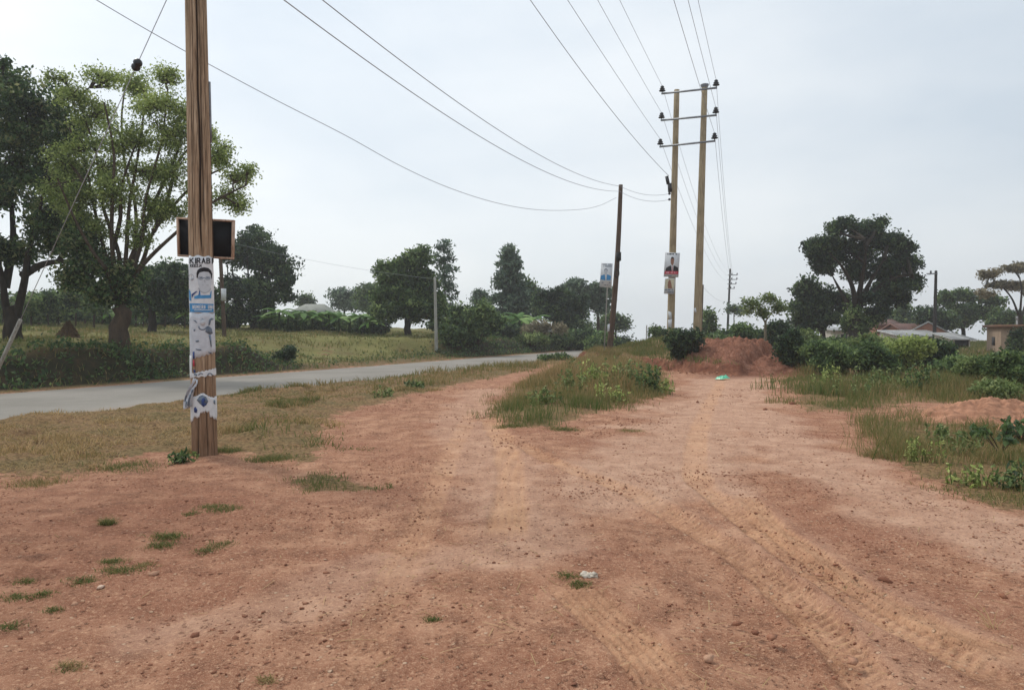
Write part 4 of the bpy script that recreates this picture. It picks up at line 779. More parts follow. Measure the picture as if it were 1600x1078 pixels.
# ------------------------------------------------------------------ lines
def sagline(a, b, sag, n=48): t = np.linspace(0, 1, n)[:, None]; p = np.asarray(a) * (1 - t) + np.asarray(b) * t; p[:, 2] -= 4 * sag * (t * (1 - t))[:, 0]; return p
def line(name, label, spans, r=.011, cat='overhead line', group=None):
    m = MB()
    for p in spans: m.tube(p, r, 6)
    return tag(m.build(name, M['wire'], None, True), label, cat, group)
D0 = np.array([-.34, -1, 0.]); nm = ('uppermost', 'middle', 'lowest')
EV = [(1137.5, 424), (1137, 431), (1136.5, 439)]; EV2 = [(1146, 432), (1146, 439), (1145, 447)]
for i in range(3):
    for sd__, e, side in (('L', EV[i], 'the crossarm ends nearer the road'), ('R', EV2[i], 'the crossarm ends over the red heap')):
        p = INS[(i, sd__)]; line('power_line', f'{nm[i]} of three bare power lines carried on {side}', [sagline(p, p + D0 * 85 + [0, 0, -.2], 1.2), sagline(p, P(*e, 94.8), 1.5)], .008)
p = P(1045, 275, DL - .2); line('service_cable', 'thick cable sloping down from high overhead to the black arrester on the twin poles', [sagline(p, P(700, -190, 17), .45)], .011)
a1 = P(300, -165, DP); a2 = P(299, -110, DP); l1 = P(968.5, 291, 36.4); l2 = P(968, 299, 36.4)
line('service_cable', 'upper of two cables swung from the near pole past the leaning one to the twins', [sagline(a1, l1, .75), sagline(l1, P(1046, 303, DL - .2), .22)], .009)
line('service_cable', 'lower of two cables swung from the near pole past the leaning one to the twins', [sagline(a2, l2, .85), sagline(l2, P(1046, 312, DL - .2), .25)], .009)
def fit_wire():
    """slack cable: passes the leaning pole and climbs away over the field"""
    pts = [(963, 309, 36.4), (935, 322, 34.6), (900, 328, 32.8), (840, 328, 30), (775, 317, 27.4), (700, 293, 25), (625, 259, 23), (540, 212, 21), (430, 156, 19), (325, 100, 17.4), (235, 50, 16.2), (150, 0, 15.2), (60, -55, 14.4), (-120, -170, 13)]
    return catmull([P(*q) for q in pts], 8)
line('service_cable', 'slack cable that droops lowest before the leaning pole and climbs behind the near pole', [fit_wire()], .009)
line('service_cable', 'thin far cable from the slim leaning pole across to the pale concrete post', [sagline(WPT + [0, 0, -.1], P(680, 436, 45), .25)], .006)
line('service_cable', 'thin cable from the black tarred pole running behind the great dark tree', [sagline(T5 + [0, 0, -.15], P(1330, 455, 95), .4)], .012)
line('service_cable', 'faint cable between the short brown pole and the far slender armed pole', [sagline(P(1097.4, 447, 58), P(1138, 470, 95), .5)], .010)
# ------------------------------------------------------------------ trees
def bez(a, b, n=9, droop=.0, wob=.06):
    a = np.asarray(a, float); b = np.asarray(b, float); L_ = np.linalg.norm(b - a); c = (a + b) / 2 + rng.normal(0, wob, 3) * L_ + [0, 0, -droop * L_]
    t = np.linspace(0, 1, n)[:, None]; return a * (1 - t) ** 2 + 2 * c * t * (1 - t) + b * t * t
def lobe_world(l, d):
    u, v, ru, rv = l[:4]; dz = l[4] if len(l) > 4 else None; rx, rz = ru * d / F, rv * d / F; ry = .75 * (rx + rz) / 1.5
    return P(u, v, d), np.array([rx, ry, rz]), dz
def cloud(lobes, d, n, leaf, clump, per=22, shell=.55, n_up=.35, spread=1.0, asp=1.7):
    """leaf points in clumps through the lobes; returns mesh data and the clump centres of each lobe"""
    Wt = np.array([l[2] * l[3] for l in lobes], float); Wt = Wt ** .85; Wt /= Wt.sum(); C = []; cents = []; T = []
    for l, w_ in zip(lobes, Wt):
        c, r, dz = lobe_world(l, d); off = rng.normal(0, .28) * r[1] * spread if dz is None else dz; c = c + [0, off, 0]; c[0] *= (d + off) / d; c[2] = EYE + (c[2] - EYE) * (d + off) / d
        k = max(3, int(n * w_ / per)); J = int(np.clip(k / 6, 3, 11)); sv = rng.normal(0, 1, (J, 3)); sv /= np.linalg.norm(sv, axis=1)[:, None]; sv *= rng.uniform(.35, .78, J)[:, None]
        dv_ = rng.normal(0, 1, (k, 3)); dv_ /= np.linalg.norm(dv_, axis=1)[:, None]; rad_ = rng.uniform(.08, 1, k) ** shell; cc = c + (sv[rng.integers(0, J, k)] + dv_ * rad_[:, None] * np.array([.42, .42, .44])) * r
        sl_ = rng.normal(0, .16, J)[rng.integers(0, J, k)]; cents.append((c, r, cc)); m_ = rng.integers(int(per * .5), int(per * 1.5), k); pts = np.repeat(cc, m_, 0); sg = np.repeat(clump * rng.uniform(.6, 1.35, k), m_)[:, None]
        C.append(pts + np.clip(rng.normal(0, 1, pts.shape), -1.7, 1.7) * sg * [1, 1, .8]); T.append(np.repeat(np.clip(rng.beta(1.8, 2.2, k) + sl_, 0, 1), m_) + rng.normal(0, .10, len(pts)))
    C = np.concatenate(C); V, Q, Tt = leaves(C, leaf, n_up, np.concatenate(T), asp); return V, Q, Tt, cents
def tree(name, label, base, d, lobes, mat, bark, n, leaf, tw_px=10, fork=None, stems=(), clump=None, cat='tree', extra=None, shell=.55, per=22, twigs=9, group=None, spread=1.0, ground_z=None, limb=True, stemw=.45, limbw=.30):
    b = P(*base, d); b[2] = hz(b[0], d) if ground_z is None else ground_z; root = thing(name, label, cat, b, group); r0 = tw_px * d / F / 2; m = MB(); clump = clump or leaf * 2.2
    crowns = [(lobes, mat, n, leaf)] + list(extra or []); starts = []
    if fork:
        f = P(*fork, d); t = np.linspace(0, 1, 8)[:, None]; tr_ = (b - [0, 0, .3]) * (1 - t) + f * t; tr_[:, :2] += rng.normal(0, r0 * .12, (8, 2)); tr_[0, :2] = b[:2]
        m.tube(tr_, r0 * (1.0 - .3 * t[:, 0] + .5 * np.exp(-t[:, 0] * 9)), 10); starts.append(tr_[-1])
    for s in stems:
        pts = []
        ph_ = rng.uniform(0, 6.28); k_ = rng.uniform(.1, .55)
        for i, q in enumerate(s):
            dd_ = d + (math.sin(ph_) * k_ * i * d / 26 if i else 0); pts.append(P(q[0], q[1], dd_))
        if s[0][1] >= base[1] - 3: pts[0][2] = b[2] - .3
        c = catmull(pts, 6); rs = np.linspace(r0 * stemw, r0 * .07, len(c)); m.tube(c, rs, 7, False); starts += list(c[len(c) // 3:])
    if not starts: starts = [b + [0, 0, .1]]
    S_ = np.array(starts); ms = []
    for lobs, mt, nn, lf in crowns:
        lf = lf * .78; V, Q, T, cents = cloud(lobs, d, int(nn * 1.7), lf, clump * .78 * lf / (leaf * .78), int(per * 1.5), shell, spread=spread); ms.append((V, Q, T, mt))
        for c, r, cc in cents:
            a = S_[np.argmin(np.linalg.norm(S_ - c, axis=1))]
            if limb:
                l_ = bez(a, c, 9); m.tube(l_, np.linspace(r0 * limbw, r0 * limbw * .36, 9), 6, False)
            else: l_ = np.array([a])
            for p in cc[rng.permutation(len(cc))[:twigs]]:
                q = l_[rng.integers(len(l_) // 2, len(l_))] if limb else S_[np.argmin(np.linalg.norm(S_ - p, axis=1))]; m.tube(bez(q, p, 5), np.linspace(r0 * .09, r0 * .025, 5) + .004, 4, False)
    put(m.build('trunk', M[bark], None, True), root)
    for V, Q, T, mt in ms: put(mesh_np('crown', V, [Q], M[mt], None, dict(tint=T)), root)
    return root
def conifer(name, label, base, top, d, prof, mat, bark, n, leaf, tw_px=6, sparse=1.0, droop=.1, cat='tree'):
    """prof: (fraction of the height, half width in px)"""
    b = P(*base, d); b[2] = hz(b[0], d); t_ = P(*top, d); root = thing(name, label, cat, b); r0 = tw_px * d / F / 2; m = MB(); k = 14; ax = np.linspace(0, 1, k)[:, None]; pts = (b - [0, 0, .3]) * (1 - ax) + t_ * ax; pts[1:-1, :2] += rng.normal(0, .05, (k - 2, 2)); m.tube(pts, np.linspace(r0, r0 * .15, k), 8)
    hgt = t_[2] - b[2]; C = []; T = []; h0 = prof[0][0]; nb = int(34 * sparse) + 12
    for i in range(nb):
        f = h0 + (1 - h0) * (i + rng.uniform(0, 1)) / nb; L_ = np.interp(f, [p[0] for p in prof], [p[1] for p in prof]) * d / F * rng.uniform(.78, 1.06); a = i * 2.4 + rng.uniform(-.3, .3); s = b * (1 - f) + t_ * f
        e = s + [math.cos(a) * L_, math.sin(a) * L_, L_ * rng.uniform(-.1, .35) - droop * L_]; br = bez(s, e, 6, .08); m.tube(br, np.linspace(r0 * .22, .012, 6), 4, False)
        q = max(2, int(n / nb * (.35 + L_ / (max(p[1] for p in prof) * d / F)))); w_ = rng.uniform(.25, 1.05, q); pos = s + (e - s) * w_[:, None]; nc_ = max(2, int(q / 16)); cen = pos[:nc_]; C.append(cen[rng.integers(0, nc_, q)] + rng.normal(0, leaf * 1.5, (q, 3)) * [1, 1, .6]); T.append(rng.beta(1.6, 2, nc_)[rng.integers(0, nc_, q)] + rng.normal(0, .1, q))
    V, Q, Tt = leaves(np.concatenate(C), leaf, .2, np.concatenate(T), 2.4); put(m.build('trunk', M[bark], None, True), root); put(mesh_np('crown', V, [Q], M[mat], None, dict(tint=Tt)), root); return root
tree('shade_tree', 'massive dark green tree with pale blossom clusters at the field edge beyond the road', (20, 533), 28,
     [(-25, 185, 80, 70), (55, 165, 60, 46), (100, 205, 44, 42), (15, 245, 85, 52), (88, 285, 54, 42), (5, 320, 75, 42), (70, 355, 60, 36), (-70, 260, 80, 90), (108, 335, 42, 28), (15, 128, 40, 28), (2, 98, 18, 10), (-120, 300, 70, 80), (30, 395, 50, 24), (105, 385, 40, 18), (-20, 385, 45, 24)],
     'leafred', 'barkdark', 34000, .125, 30, (22, 478), [[(20, 533), (8, 470), (0, 420), (-18, 360), (-30, 280)], [(24, 500), (38, 440), (45, 390), (62, 330), (75, 250)], [(36, 430), (70, 412), (110, 408), (150, 405)], [(8, 450), (20, 380), (18, 310), (20, 220)]], clump=.24)
tree('shade_tree', 'broad airy tree with many upright bare limbs and thin olive foliage behind the near pole', (188, 537), 26,
     [(112, 150, 34, 20), (160, 122, 40, 18), (92, 122, 24, 8), (215, 128, 38, 22), (258, 122, 26, 20), (240, 168, 45, 28), (150, 182, 50, 28), (196, 215, 50, 36), (262, 212, 42, 34), (288, 180, 24, 26), (272, 268, 42, 26), (330, 248, 34, 20), (370, 276, 28, 16), (388, 268, 16, 10), (352, 306, 38, 14), (308, 318, 30, 14), (344, 232, 14, 10), (165, 262, 40, 24), (225, 270, 36, 24), (372, 322, 22, 10), (136, 232, 36, 24), (310, 215, 30, 24), (125, 315, 36, 36), (182, 300, 46, 40), (232, 328, 36, 34), (88, 296, 28, 34), (268, 322, 30, 26), (100, 250, 30, 26), (215, 370, 30, 22), (150, 360, 26, 22)],
     'leafairy', 'bark', 36000, .072, 33, (186, 478),
     [[(184, 484), (172, 430), (160, 380), (146, 320), (134, 262), (108, 200)], [(188, 480), (205, 425), (212, 380), (211, 320), (196, 262), (190, 190), (196, 130)], [(187, 478), (175, 385), (176, 300), (178, 240), (163, 160)], [(190, 475), (197, 395), (202, 322), (216, 240), (228, 150)], [(193, 470), (212, 410), (222, 372), (228, 310), (252, 222), (262, 140)], [(194, 460), (222, 410), (240, 362), (286, 305), (322, 276), (362, 258)], [(194, 455), (225, 412), (268, 370), (330, 318), (384, 290)], [(182, 470), (168, 425), (146, 395), (118, 345), (90, 280)], [(194, 430), (234, 332), (276, 240), (290, 180)], [(240, 362), (262, 310), (280, 250), (318, 215)], [(176, 390), (188, 340), (190, 290), (214, 220)], [(148, 320), (120, 270), (92, 240)], [(186, 470), (186, 400), (160, 320), (150, 240), (120, 150)]],
     clump=.21, shell=.85, per=9, twigs=14, stemw=.24, limbw=.10, extra=[([(150, 412, 46, 20), (196, 432, 30, 20), (120, 432, 32, 20), (158, 458, 36, 16), (190, 458, 24, 12), (128, 378, 30, 18)], 'leafred', 7000, .11)])
tree('mango_tree', 'low round dark tree deep in the field behind the airy one', (237, 503), 45, [(240, 440, 50, 30), (282, 430, 45, 26), (215, 455, 40, 22), (265, 468, 55, 18), (302, 450, 34, 28), (322, 470, 24, 18)], 'leafdark', 'barkdark', 15000, .19, 14, (238, 480), clump=.3)
tree('tall_tree', 'tall dark ragged crowned tree standing next to the framed board', (396, 506), 55, [(402, 378, 34, 22), (375, 398, 34, 34), (432, 418, 30, 28), (450, 434, 16, 15), (400, 448, 42, 28), (426, 468, 34, 18), (365, 448, 26, 26), (380, 485, 40, 18), (418, 398, 32, 20), (440, 455, 18, 14)], 'leafdark', 'barkdark', 15000, .19, 10, (394, 470), [[(394, 470), (388, 430), (386, 390)], [(372, 506), (366, 450), (362, 410), (360, 370)], [(394, 470), (408, 430), (414, 400)], [(352, 505), (356, 440), (354, 400)]], clump=.32)
tree('round_tree', 'big rounded mid green tree beside the pale concrete post', (637, 517), 52, [(640, 410, 22, 20), (662, 402, 14, 16), (615, 430, 28, 24), (650, 438, 36, 28), (608, 463, 28, 20), (640, 478, 45, 24), (672, 470, 24, 24), (688, 490, 20, 16), (604, 484, 24, 18), (596, 420, 10, 8)], 'leafmid', 'barkdark', 19000, .19, 12, (637, 490), clump=.3)
conifer('tall_conifer', 'slim airy conifer with see-through branches rising behind the rounded tree', (697, 505), (694, 376), 65, [(.08, 22), (.3, 26), (.5, 20), (.7, 22), (.88, 15), (1, 6)], 'leafpine', 'barkdark', 2300, .16, 4, 1.0)
conifer('pine_tree', 'broad pointed pine standing alone above the banana plants', (799, 505), (795, 387), 70, [(.14, 20), (.3, 35), (.42, 32), (.56, 27), (.72, 20), (.86, 12), (1, 3)], 'leafpine', 'barkdark', 9000, .19, 5, 1.6)
tree('small_tree', 'small leafy tree tucked against the broad pointed pine', (824, 508), 73, [(823, 452, 13, 15), (828, 470, 16, 18), (815, 482, 14, 12)], 'leafmid', 'barkdark', 3500, .22, 4, (824, 490))
tree('small_tree', 'little open crowned tree between the rounded tree and the pine', (751, 500), 76, [(748, 463, 12, 7), (742, 470, 8, 5), (756, 474, 8, 6), (764, 471, 6, 5)], 'leafpine', 'bark', 1300, .2, 3, (750, 478))
tree('round_tree', 'dense dome shaped dark tree next to the flat topped one', (868, 516), 66, [(866, 466, 32, 20), (848, 480, 18, 18), (890, 474, 26, 22), (880, 490, 40, 16)], 'leafdark', 'barkdark', 9000, .23, 8, (868, 496), clump=.34)
tree('flat_topped_tree', 'spreading flat topped greyish tree behind the leaning pole', (936, 520), 76, [(912, 446, 36, 12), (936, 456, 22, 18), (896, 448, 22, 10), (940, 478, 13, 16), (918, 466, 30, 14), (905, 480, 22, 14)], 'leafpine', 'bark', 9000, .23, 6, (934, 490), clump=.32)
tree('distant_tree', 'grey distant tree behind the pale roofed house, with a gap through it', (538, 500), 95, [(530, 463, 15, 10), (546, 464, 13, 9), (541, 476, 20, 9), (556, 474, 10, 12)], 'leafpine', 'barkdark', 2600, .28, 4, (538, 482))
tree('distant_tree', 'greener distant tree just clear of the big rounded one', (576, 500), 90, [(568, 454, 17, 8), (586, 458, 16, 14), (572, 474, 25, 14)], 'leafmid', 'barkdark', 3000, .27, 4, (576, 484))
tree('distant_tree', 'single dark rounded treetop showing above the pale grey roof', (478, 500), 98, [(477, 468, 10, 6), (483, 471, 7, 5)], 'leafdark', 'barkdark', 1100, .26, 3, (478, 482))
tree('distant_tree', 'low dark tree beyond the leaning pole at the end of the road', (962, 520), 84, [(958, 500, 15, 9), (972, 507, 13, 8), (948, 508, 14, 9)], 'leafmid', 'barkdark', 2600, .25, 4, (962, 510))
tree('great_tree', 'great dark spreading tree with open limbs and vine wrapped trunk', (1336, 526), 50,
     [(1288, 382, 28, 18), (1350, 362, 36, 18), (1328, 394, 42, 24), (1388, 378, 26, 22), (1412, 408, 27, 20), (1388, 424, 40, 20), (1432, 438, 18, 14), (1402, 448, 42, 13), (1345, 424, 30, 18), (1288, 412, 24, 18), (1374, 353, 14, 9), (1362, 462, 26, 12), (1300, 362, 16, 10), (1404, 466, 34, 12), (1374, 486, 24, 14), (1268, 396, 12, 10), (1320, 352, 20, 10), (1416, 388, 16, 12)], 'leafdark', 'barkdark', 25000, .165, 22, (1337, 480),
     [[(1337, 484), (1332, 450), (1318, 420), (1296, 395)], [(1339, 480), (1346, 440), (1352, 405), (1352, 375)], [(1340, 482), (1366, 455), (1396, 435), (1424, 430)], [(1342, 478), (1360, 440), (1382, 405)], [(1334, 490), (1316, 460), (1300, 430)]], clump=.27, extra=[([(1340, 492, 22, 18), (1352, 510, 22, 14), (1328, 510, 16, 14)], 'leafmid', 2500, .17)])
tree('dense_tree', 'dense dark tree crowding the near side of the great spreading one', (1286, 526), 53, [(1254, 447, 20, 15), (1280, 462, 34, 24), (1250, 485, 20, 22), (1290, 492, 35, 20), (1308, 474, 18, 22), (1266, 506, 30, 13)], 'leafdark', 'barkdark', 10000, .2, 10, (1284, 505), clump=.3)
tree('umbrella_tree', 'wide umbrella shaped rusty tree behind the beige house', (1592, 520), 62, [(1542, 430, 26, 6), (1580, 421, 30, 7), (1614, 416, 36, 8), (1560, 445, 24, 6), (1600, 448, 45, 9), (1645, 428, 40, 10), (1538, 458, 14, 5), (1630, 460, 40, 8), (1690, 440, 40, 10)], 'leafrust', 'barkdark', 13000, .14, 8, (1594, 490), [[(1594, 500), (1580, 465), (1556, 440), (1535, 430)], [(1596, 495), (1610, 460), (1640, 435), (1680, 430)], [(1594, 490), (1596, 450), (1590, 422)]], shell=.8, clump=.22)
tree('spreading_tree', 'layered mid green tree between the black pole and the umbrella shaped one', (1506, 528), 74, [(1484, 464, 22, 9), (1520, 463, 30, 8), (1552, 470, 24, 9), (1500, 480, 34, 10), (1532, 490, 40, 13), (1496, 502, 30, 12)], 'leafmid', 'barkdark', 8000, .24, 7, (1506, 500), clump=.32)
conifer('small_conifer', 'little dark conifer between the two red roofs', (1412, 520), (1411, 478), 82, [(.1, 15), (.4, 16), (.7, 9), (1, 3)], 'leafmid', 'barkdark', 2200, .25, 3)
tree('small_tree', 'dark bushy tree behind the foot of the black tarred pole', (1462, 530), 68, [(1450, 494, 18, 9), (1474, 500, 22, 12), (1460, 510, 24, 12)], 'leafdark', 'barkdark', 4200, .23, 5, (1462, 514))
tree('small_tree', 'rounded tree close behind the reddish brick house', (1382, 518), 92, [(1380, 494, 12, 8), (1386, 503, 13, 8)], 'leafmid', 'barkdark', 1600, .26, 4, (1382, 508))
tree('small_tree', 'dark low tree behind the roof of the beige house', (1582, 520), 70, [(1578, 500, 24, 10), (1606, 503, 24, 9), (1558, 508, 14, 8)], 'leafmid', 'barkdark', 4000, .24, 5, (1582, 510))
tree('young_tree', 'slender pale green young tree growing behind the red soil heap', (1196, 534), 40, [(1178, 474, 15, 6), (1200, 469, 17, 6), (1216, 480, 14, 8), (1194, 487, 18, 6), (1168, 484, 8, 5)], 'leaflight', 'barkpale', 1500, .11, 5, (1196, 500), [[(1196, 505), (1186, 488), (1178, 475)], [(1196, 502), (1208, 486), (1216, 475)]], shell=.8)
tree('small_palm', 'tiny tufted tree on a thin stem by the far armed pole', (1147, 520), 90, [(1147, 482, 8, 3), (1152, 486, 5, 3)], 'leafpine', 'bark', 500, .24, 2, (1147, 490))
conifer('small_conifer', 'small pointed evergreen on the bank behind the stouter pale pole', (1107, 520), (1107, 487), 62, [(.05, 11), (.3, 12), (.6, 7), (1, 2)], 'leafmid', 'barkdark', 1500, .2, 2)
# saplings along the far edge of the field
SAPL = [(4, 50), (36, 52), (48, 49), (62, 53), (76, 50), (92, 54), (118, 51), (132, 53), (146, 50), (160, 54), (212, 52), (224, 50), (258, 54), (288, 52), (312, 53)]
for u, d in SAPL:
    v = rng.uniform(458, 474)
    tree('sapling', 'thin young tree in the shady row along the far edge of the field', (u, 504), d, [(u + rng.uniform(-6, 6), v, rng.uniform(10, 16), rng.uniform(7, 11)), (u + rng.uniform(-8, 8), v + 14, rng.uniform(9, 14), rng.uniform(5, 8))], 'leafmid', 'bark', 900, .2, rng.uniform(2.2, 3.4), (u + rng.uniform(-2, 2), v + 10), group='young trees along the far edge of the field', twigs=4)
# ------------------------------------------------------------------ shrubs
def shrub(label, base, wpx, hpx, d, mat, n, leaf, name='shrub', group=None, seed=0, cat='shrub', n_up=.35):
    b = P(*base, d); b[2] = hz(b[0], d); r = np.random.default_rng(abs(seed + int(base[0] * 7))); root = thing(name, label, cat, b, group); h = hpx * d / F * 1.18; w_ = wpx * d / F * 1.15; lob = []
    for i in range(9):
        a = r.uniform(0, 6.28); q = r.uniform(0, .62) ** .7; hh = r.uniform(.3, .78) * (1 - .35 * q); lob.append((b + [math.cos(a) * q * w_ / 2, math.sin(a) * q * w_ / 2 * .8, h * hh], np.array([w_ * r.uniform(.15, .25), w_ * r.uniform(.15, .25), h * r.uniform(.16, .27)])))
    C = []; T = []; m = MB()
    for c, rr in lob:
        k = max(4, int(n / 9 / 14)); dv_ = rng.normal(0, 1, (k, 3)); dv_ /= np.linalg.norm(dv_, axis=1)[:, None]; cc = c + dv_ * rr * rng.uniform(.15, 1, k)[:, None] ** .5; cc[:, 2] = np.maximum(cc[:, 2], b[2] + .04)
        p = np.repeat(cc, 14, 0); C.append(p + rng.normal(0, leaf * 1.1, p.shape)); T.append(np.repeat(rng.beta(1.6, 2, k), 14) + rng.normal(0, .1, len(p)))
        for e in cc[:5]: m.tube(bez(b + [r.uniform(-.08, .08) * w_, r.uniform(-.06, .06) * w_, -.05], e, 6), np.linspace(.012 + .004 * h, .005, 6), 4, False)
    V, Q, Tt = leaves(np.concatenate(C), leaf, n_up, np.concatenate(T)); put(m.build('stem', M['bark'], None, True), root); put(mesh_np('foliage', V, [Q], M[mat], None, dict(tint=Tt)), root); return root
shrub('round dark bush on the lip of the cut bank under the twin poles', (1068, 562), 66, 50, 29.6, 'leafdark', 9000, .075)
shrub('tall leafy bush overhanging the road beside the pale concrete post', (742, 553), 84, 74, 47.5, 'leafmid', 12000, .14)
shrub('smaller bush at the shoulder of the tall roadside one', (704, 548), 44, 34, 46, 'leafmid', 4000, .13)
shrub('low dark shrub on the lip of the field just past the near pole', (443, 545), 38, 26, 32.9, 'leafdark', 2600, .07)
shrub('dark upright shrub at the end of the red soil heap', (1240, 574), 50, 60, 27.5, 'leafdark', 9000, .075)
shrub('broad low dark shrub next to the upright one', (1290, 584), 84, 48, 26.5, 'leafmid', 11000, .075)
shrub('pale weedy shrub in front of the great tree', (1350, 566), 76, 50, 31, 'leaflight', 8000, .08)
shrub('wide green shrub in the middle of the scrub', (1350, 588), 96, 48, 26, 'leafmid', 11000, .075)
shrub('rounded olive shrub in the scrub before the red brick house', (1412, 582), 84, 54, 28, 'leafairy', 9000, .075)
shrub('dark shrub at the foot of the black tarred pole', (1452, 576), 78, 46, 29, 'leafdark', 9000, .08)
shrub('olive bush at the back of the scrub below the gabled roof', (1400, 562), 90, 34, 36, 'leafairy', 6000, .09)
shrub('bushy thicket behind the broad low dark shrub', (1300, 562), 90, 34, 36, 'leafmid', 6000, .09)
shrub('sprawling shrub on the edge of the scrub nearest the white roofs', (1494, 600), 84, 44, 24, 'leafmid', 9000, .07)
shrub('tall green weed clump in front of the path to the beige house', (1528, 616), 80, 46, 20, 'leaflight', 9000, .055)
shrub('leafy weed clump by the frame edge below the beige house', (1584, 620), 80, 56, 19.5, 'leafmid', 9500, .055)
shrub('weedy bush beyond the low pale mound', (1650, 622), 80, 56, 19.5, 'leafmid', 6500, .06)
shrub('low tangled green weeds behind the low pale mound', (1560, 628), 90, 26, 17, 'leaflight', 6000, .045)
shrub('bush behind the young tree on the red heap', (1168, 532), 60, 40, 46, 'leafmid', 6000, .13)
shrub('dark bush between the young tree and the dense tree', (1218, 536), 52, 48, 44, 'leafdark', 6500, .12)
shrub('low bush along the bank behind the red heap', (1130, 528), 60, 24, 46, 'leafmid', 3500, .12)
shrub('yellow green thicket half way to the great tree', (1258, 540), 60, 40, 40, 'leaflight', 5000, .11)
shrub('straggling weeds where the road vanishes behind the bank', (1030, 533), 34, 16, 52, 'leafmid', 1500, .11)
shrub('low bush beside the distant pair of posts', (1000, 535), 36, 14, 60, 'leafmid', 1400, .13)
shrub('rounded bush past the leaning pole at the roadside', (978, 536), 40, 22, 58, 'leafdark', 2200, .13)
shrub('dark green bush on the verge where the road disappears', (868, 573), 50, 14, 38, 'leafmid', 2000, .08)
shrub('reddish dry thicket on top of the roadside bank', (846, 524), 70, 30, 58, 'leafrust', 4500, .13)
shrub('mossy green hump of scrub on the roadside bank', (830, 540), 52, 22, 55, 'leaflight', 2600, .12)
for i, (u, v, w_, h_, d, mt) in enumerate([(780, 540, 60, 26, 56, 'leafdark'), (882, 540, 60, 30, 60, 'leafmid'), (914, 538, 60, 34, 60, 'leafdark'), (940, 540, 50, 30, 56, 'leafmid'), (812, 528, 60, 30, 66, 'leafmid'), (898, 524, 60, 32, 70, 'leafmid')]):
    shrub('dark scrub bush massed along the top of the far roadside bank', (u, v), w_, h_, d, mt, 4000, .15, group='scrub along the far roadside bank')
for i, (u, w_, h_, d, mt) in enumerate([(470, 60, 22, 57, 'leafmid'), (510, 70, 26, 58, 'leafdark'), (548, 66, 24, 58, 'leafmid'), (585, 60, 24, 56, 'leafdark'), (440, 50, 22, 58, 'leafmid'), (700, 60, 26, 56, 'leafdark'), (100, 80, 24, 58, 'leafdark'), (180, 90, 26, 58, 'leafmid'), (30, 80, 26, 58, 'leafmid'), (260, 80, 24, 60, 'leafdark'), (330, 60, 26, 60, 'leafmid'), (-50, 90, 28, 58, 'leafdark'), (360, 70, 30, 58, 'leafdark'), (410, 50, 26, 57, 'leafmid')]):
    shrub('dark hedge bush closing off the far side of the field', (u, 508), w_, h_, d, mt, 3600, .17, name='hedge_bush', group='bushes along the far side of the field', cat='bush')
# ------------------------------------------------------------------ banana plants
def banana(seed):
    r = np.random.default_rng(seed); root = thing('banana_plant', 'banana plant', 'banana plant'); m = MB(); hh = r.uniform(1.3, 1.7); m.tube([(0, 0, -.2), (.03, 0, hh * .5), (.02, .02, hh)], [.13, .11, .07], 8); put(m.build('stem', M['leaflight'], None, True), root); V = []; Q = []; T = []; nb = 0
    for k in range(9):
        a = k * 2.4 + r.uniform(-.4, .4); L_ = r.uniform(1.3, 2.0); up = r.uniform(.35, 1.15); wl = r.uniform(.24, .34); n_ = 12; tn = r.uniform(.2, .9)
        for i in range(n_):
            t = i / (n_ - 1); x = L_ * (t * math.cos(up) + .25 * t * t); z = hh - .1 + L_ * (t * math.sin(up) - (.55 + .3 * (1.2 - up)) * t * t); wd_ = wl * (math.sin(math.pi * min(1, .06 + t * .94)) ** .6) * (1 if t > .1 else .3) * r.uniform(.75, 1.05)
            c_, s_ = math.cos(a), math.sin(a); V += [(x * c_ - wd_ * s_, x * s_ + wd_ * c_, z - wd_ * .35), (x * c_, x * s_, z), (x * c_ + wd_ * s_, x * s_ - wd_ * c_, z - wd_ * .35)]; T += [tn + r.uniform(-.1, .1)] * 3
            if i: b = nb + 3 * i; Q += [(b - 3, b, b + 1, b - 2), (b - 2, b + 1, b + 2, b - 1)]
        nb += 3 * n_
    put(mesh_np('crown', np.array(V), [np.array(Q)], M['banana'], None, dict(tint=np.clip(T, 0, 1)), True), root); return root
protos = [banana(s) for s in (3, 5, 8)]; used = [False] * 3
BAN = [('banana plant in the row before the pale grey roof', 'banana plants before the pale grey roof', [(424, 53), (436, 52), (450, 53), (462, 54), (474, 52.5), (488, 53), (500, 53), (514, 54), (530, 53), (546, 54), (562, 53), (578, 53)]),
       ('banana plant in the grove between the tall roadside bush and the pine', 'banana plants between roadside bush and pine', [(706, 54), (718, 53), (730, 55), (742, 54), (756, 56), (768, 58), (780, 57), (790, 60)]),
       ('banana plant below the dome shaped dark tree', 'banana plants below the dome shaped tree', [(812, 60), (824, 61), (836, 62), (902, 62), (914, 63), (926, 61), (938, 64)]),
       ('banana plant in the shade at the back of the field behind the tree trunks', 'banana plants at the shady back of the field', [(-20, 55), (14, 55), (70, 56), (105, 55), (150, 57), (172, 55), (205, 56), (300, 56), (322, 55), (345, 56)])]
kk = 0
for lab, grp, spots in BAN:
    for u, d in spots:
        i = kk % 3; pr = protos[i]
        if not used[i]: o = pr; used[i] = True
        else:
            o = pr.copy(); COL.objects.link(o)
            for ch in [c for c in bpy.data.objects if c.parent == pr]:
                c = ch.copy(); COL.objects.link(c); c.parent = o
        x = (u - 800) / F * d; o.location = (x, d, hz(x, d)); s = rng.uniform(.7, .92) * (1.0 if d < 58 else 1.15); o.scale = (s, s, s); o.rotation_euler = (0, 0, rng.uniform(0, 6.28)); o['label'] = lab; o['group'] = grp; kk += 1
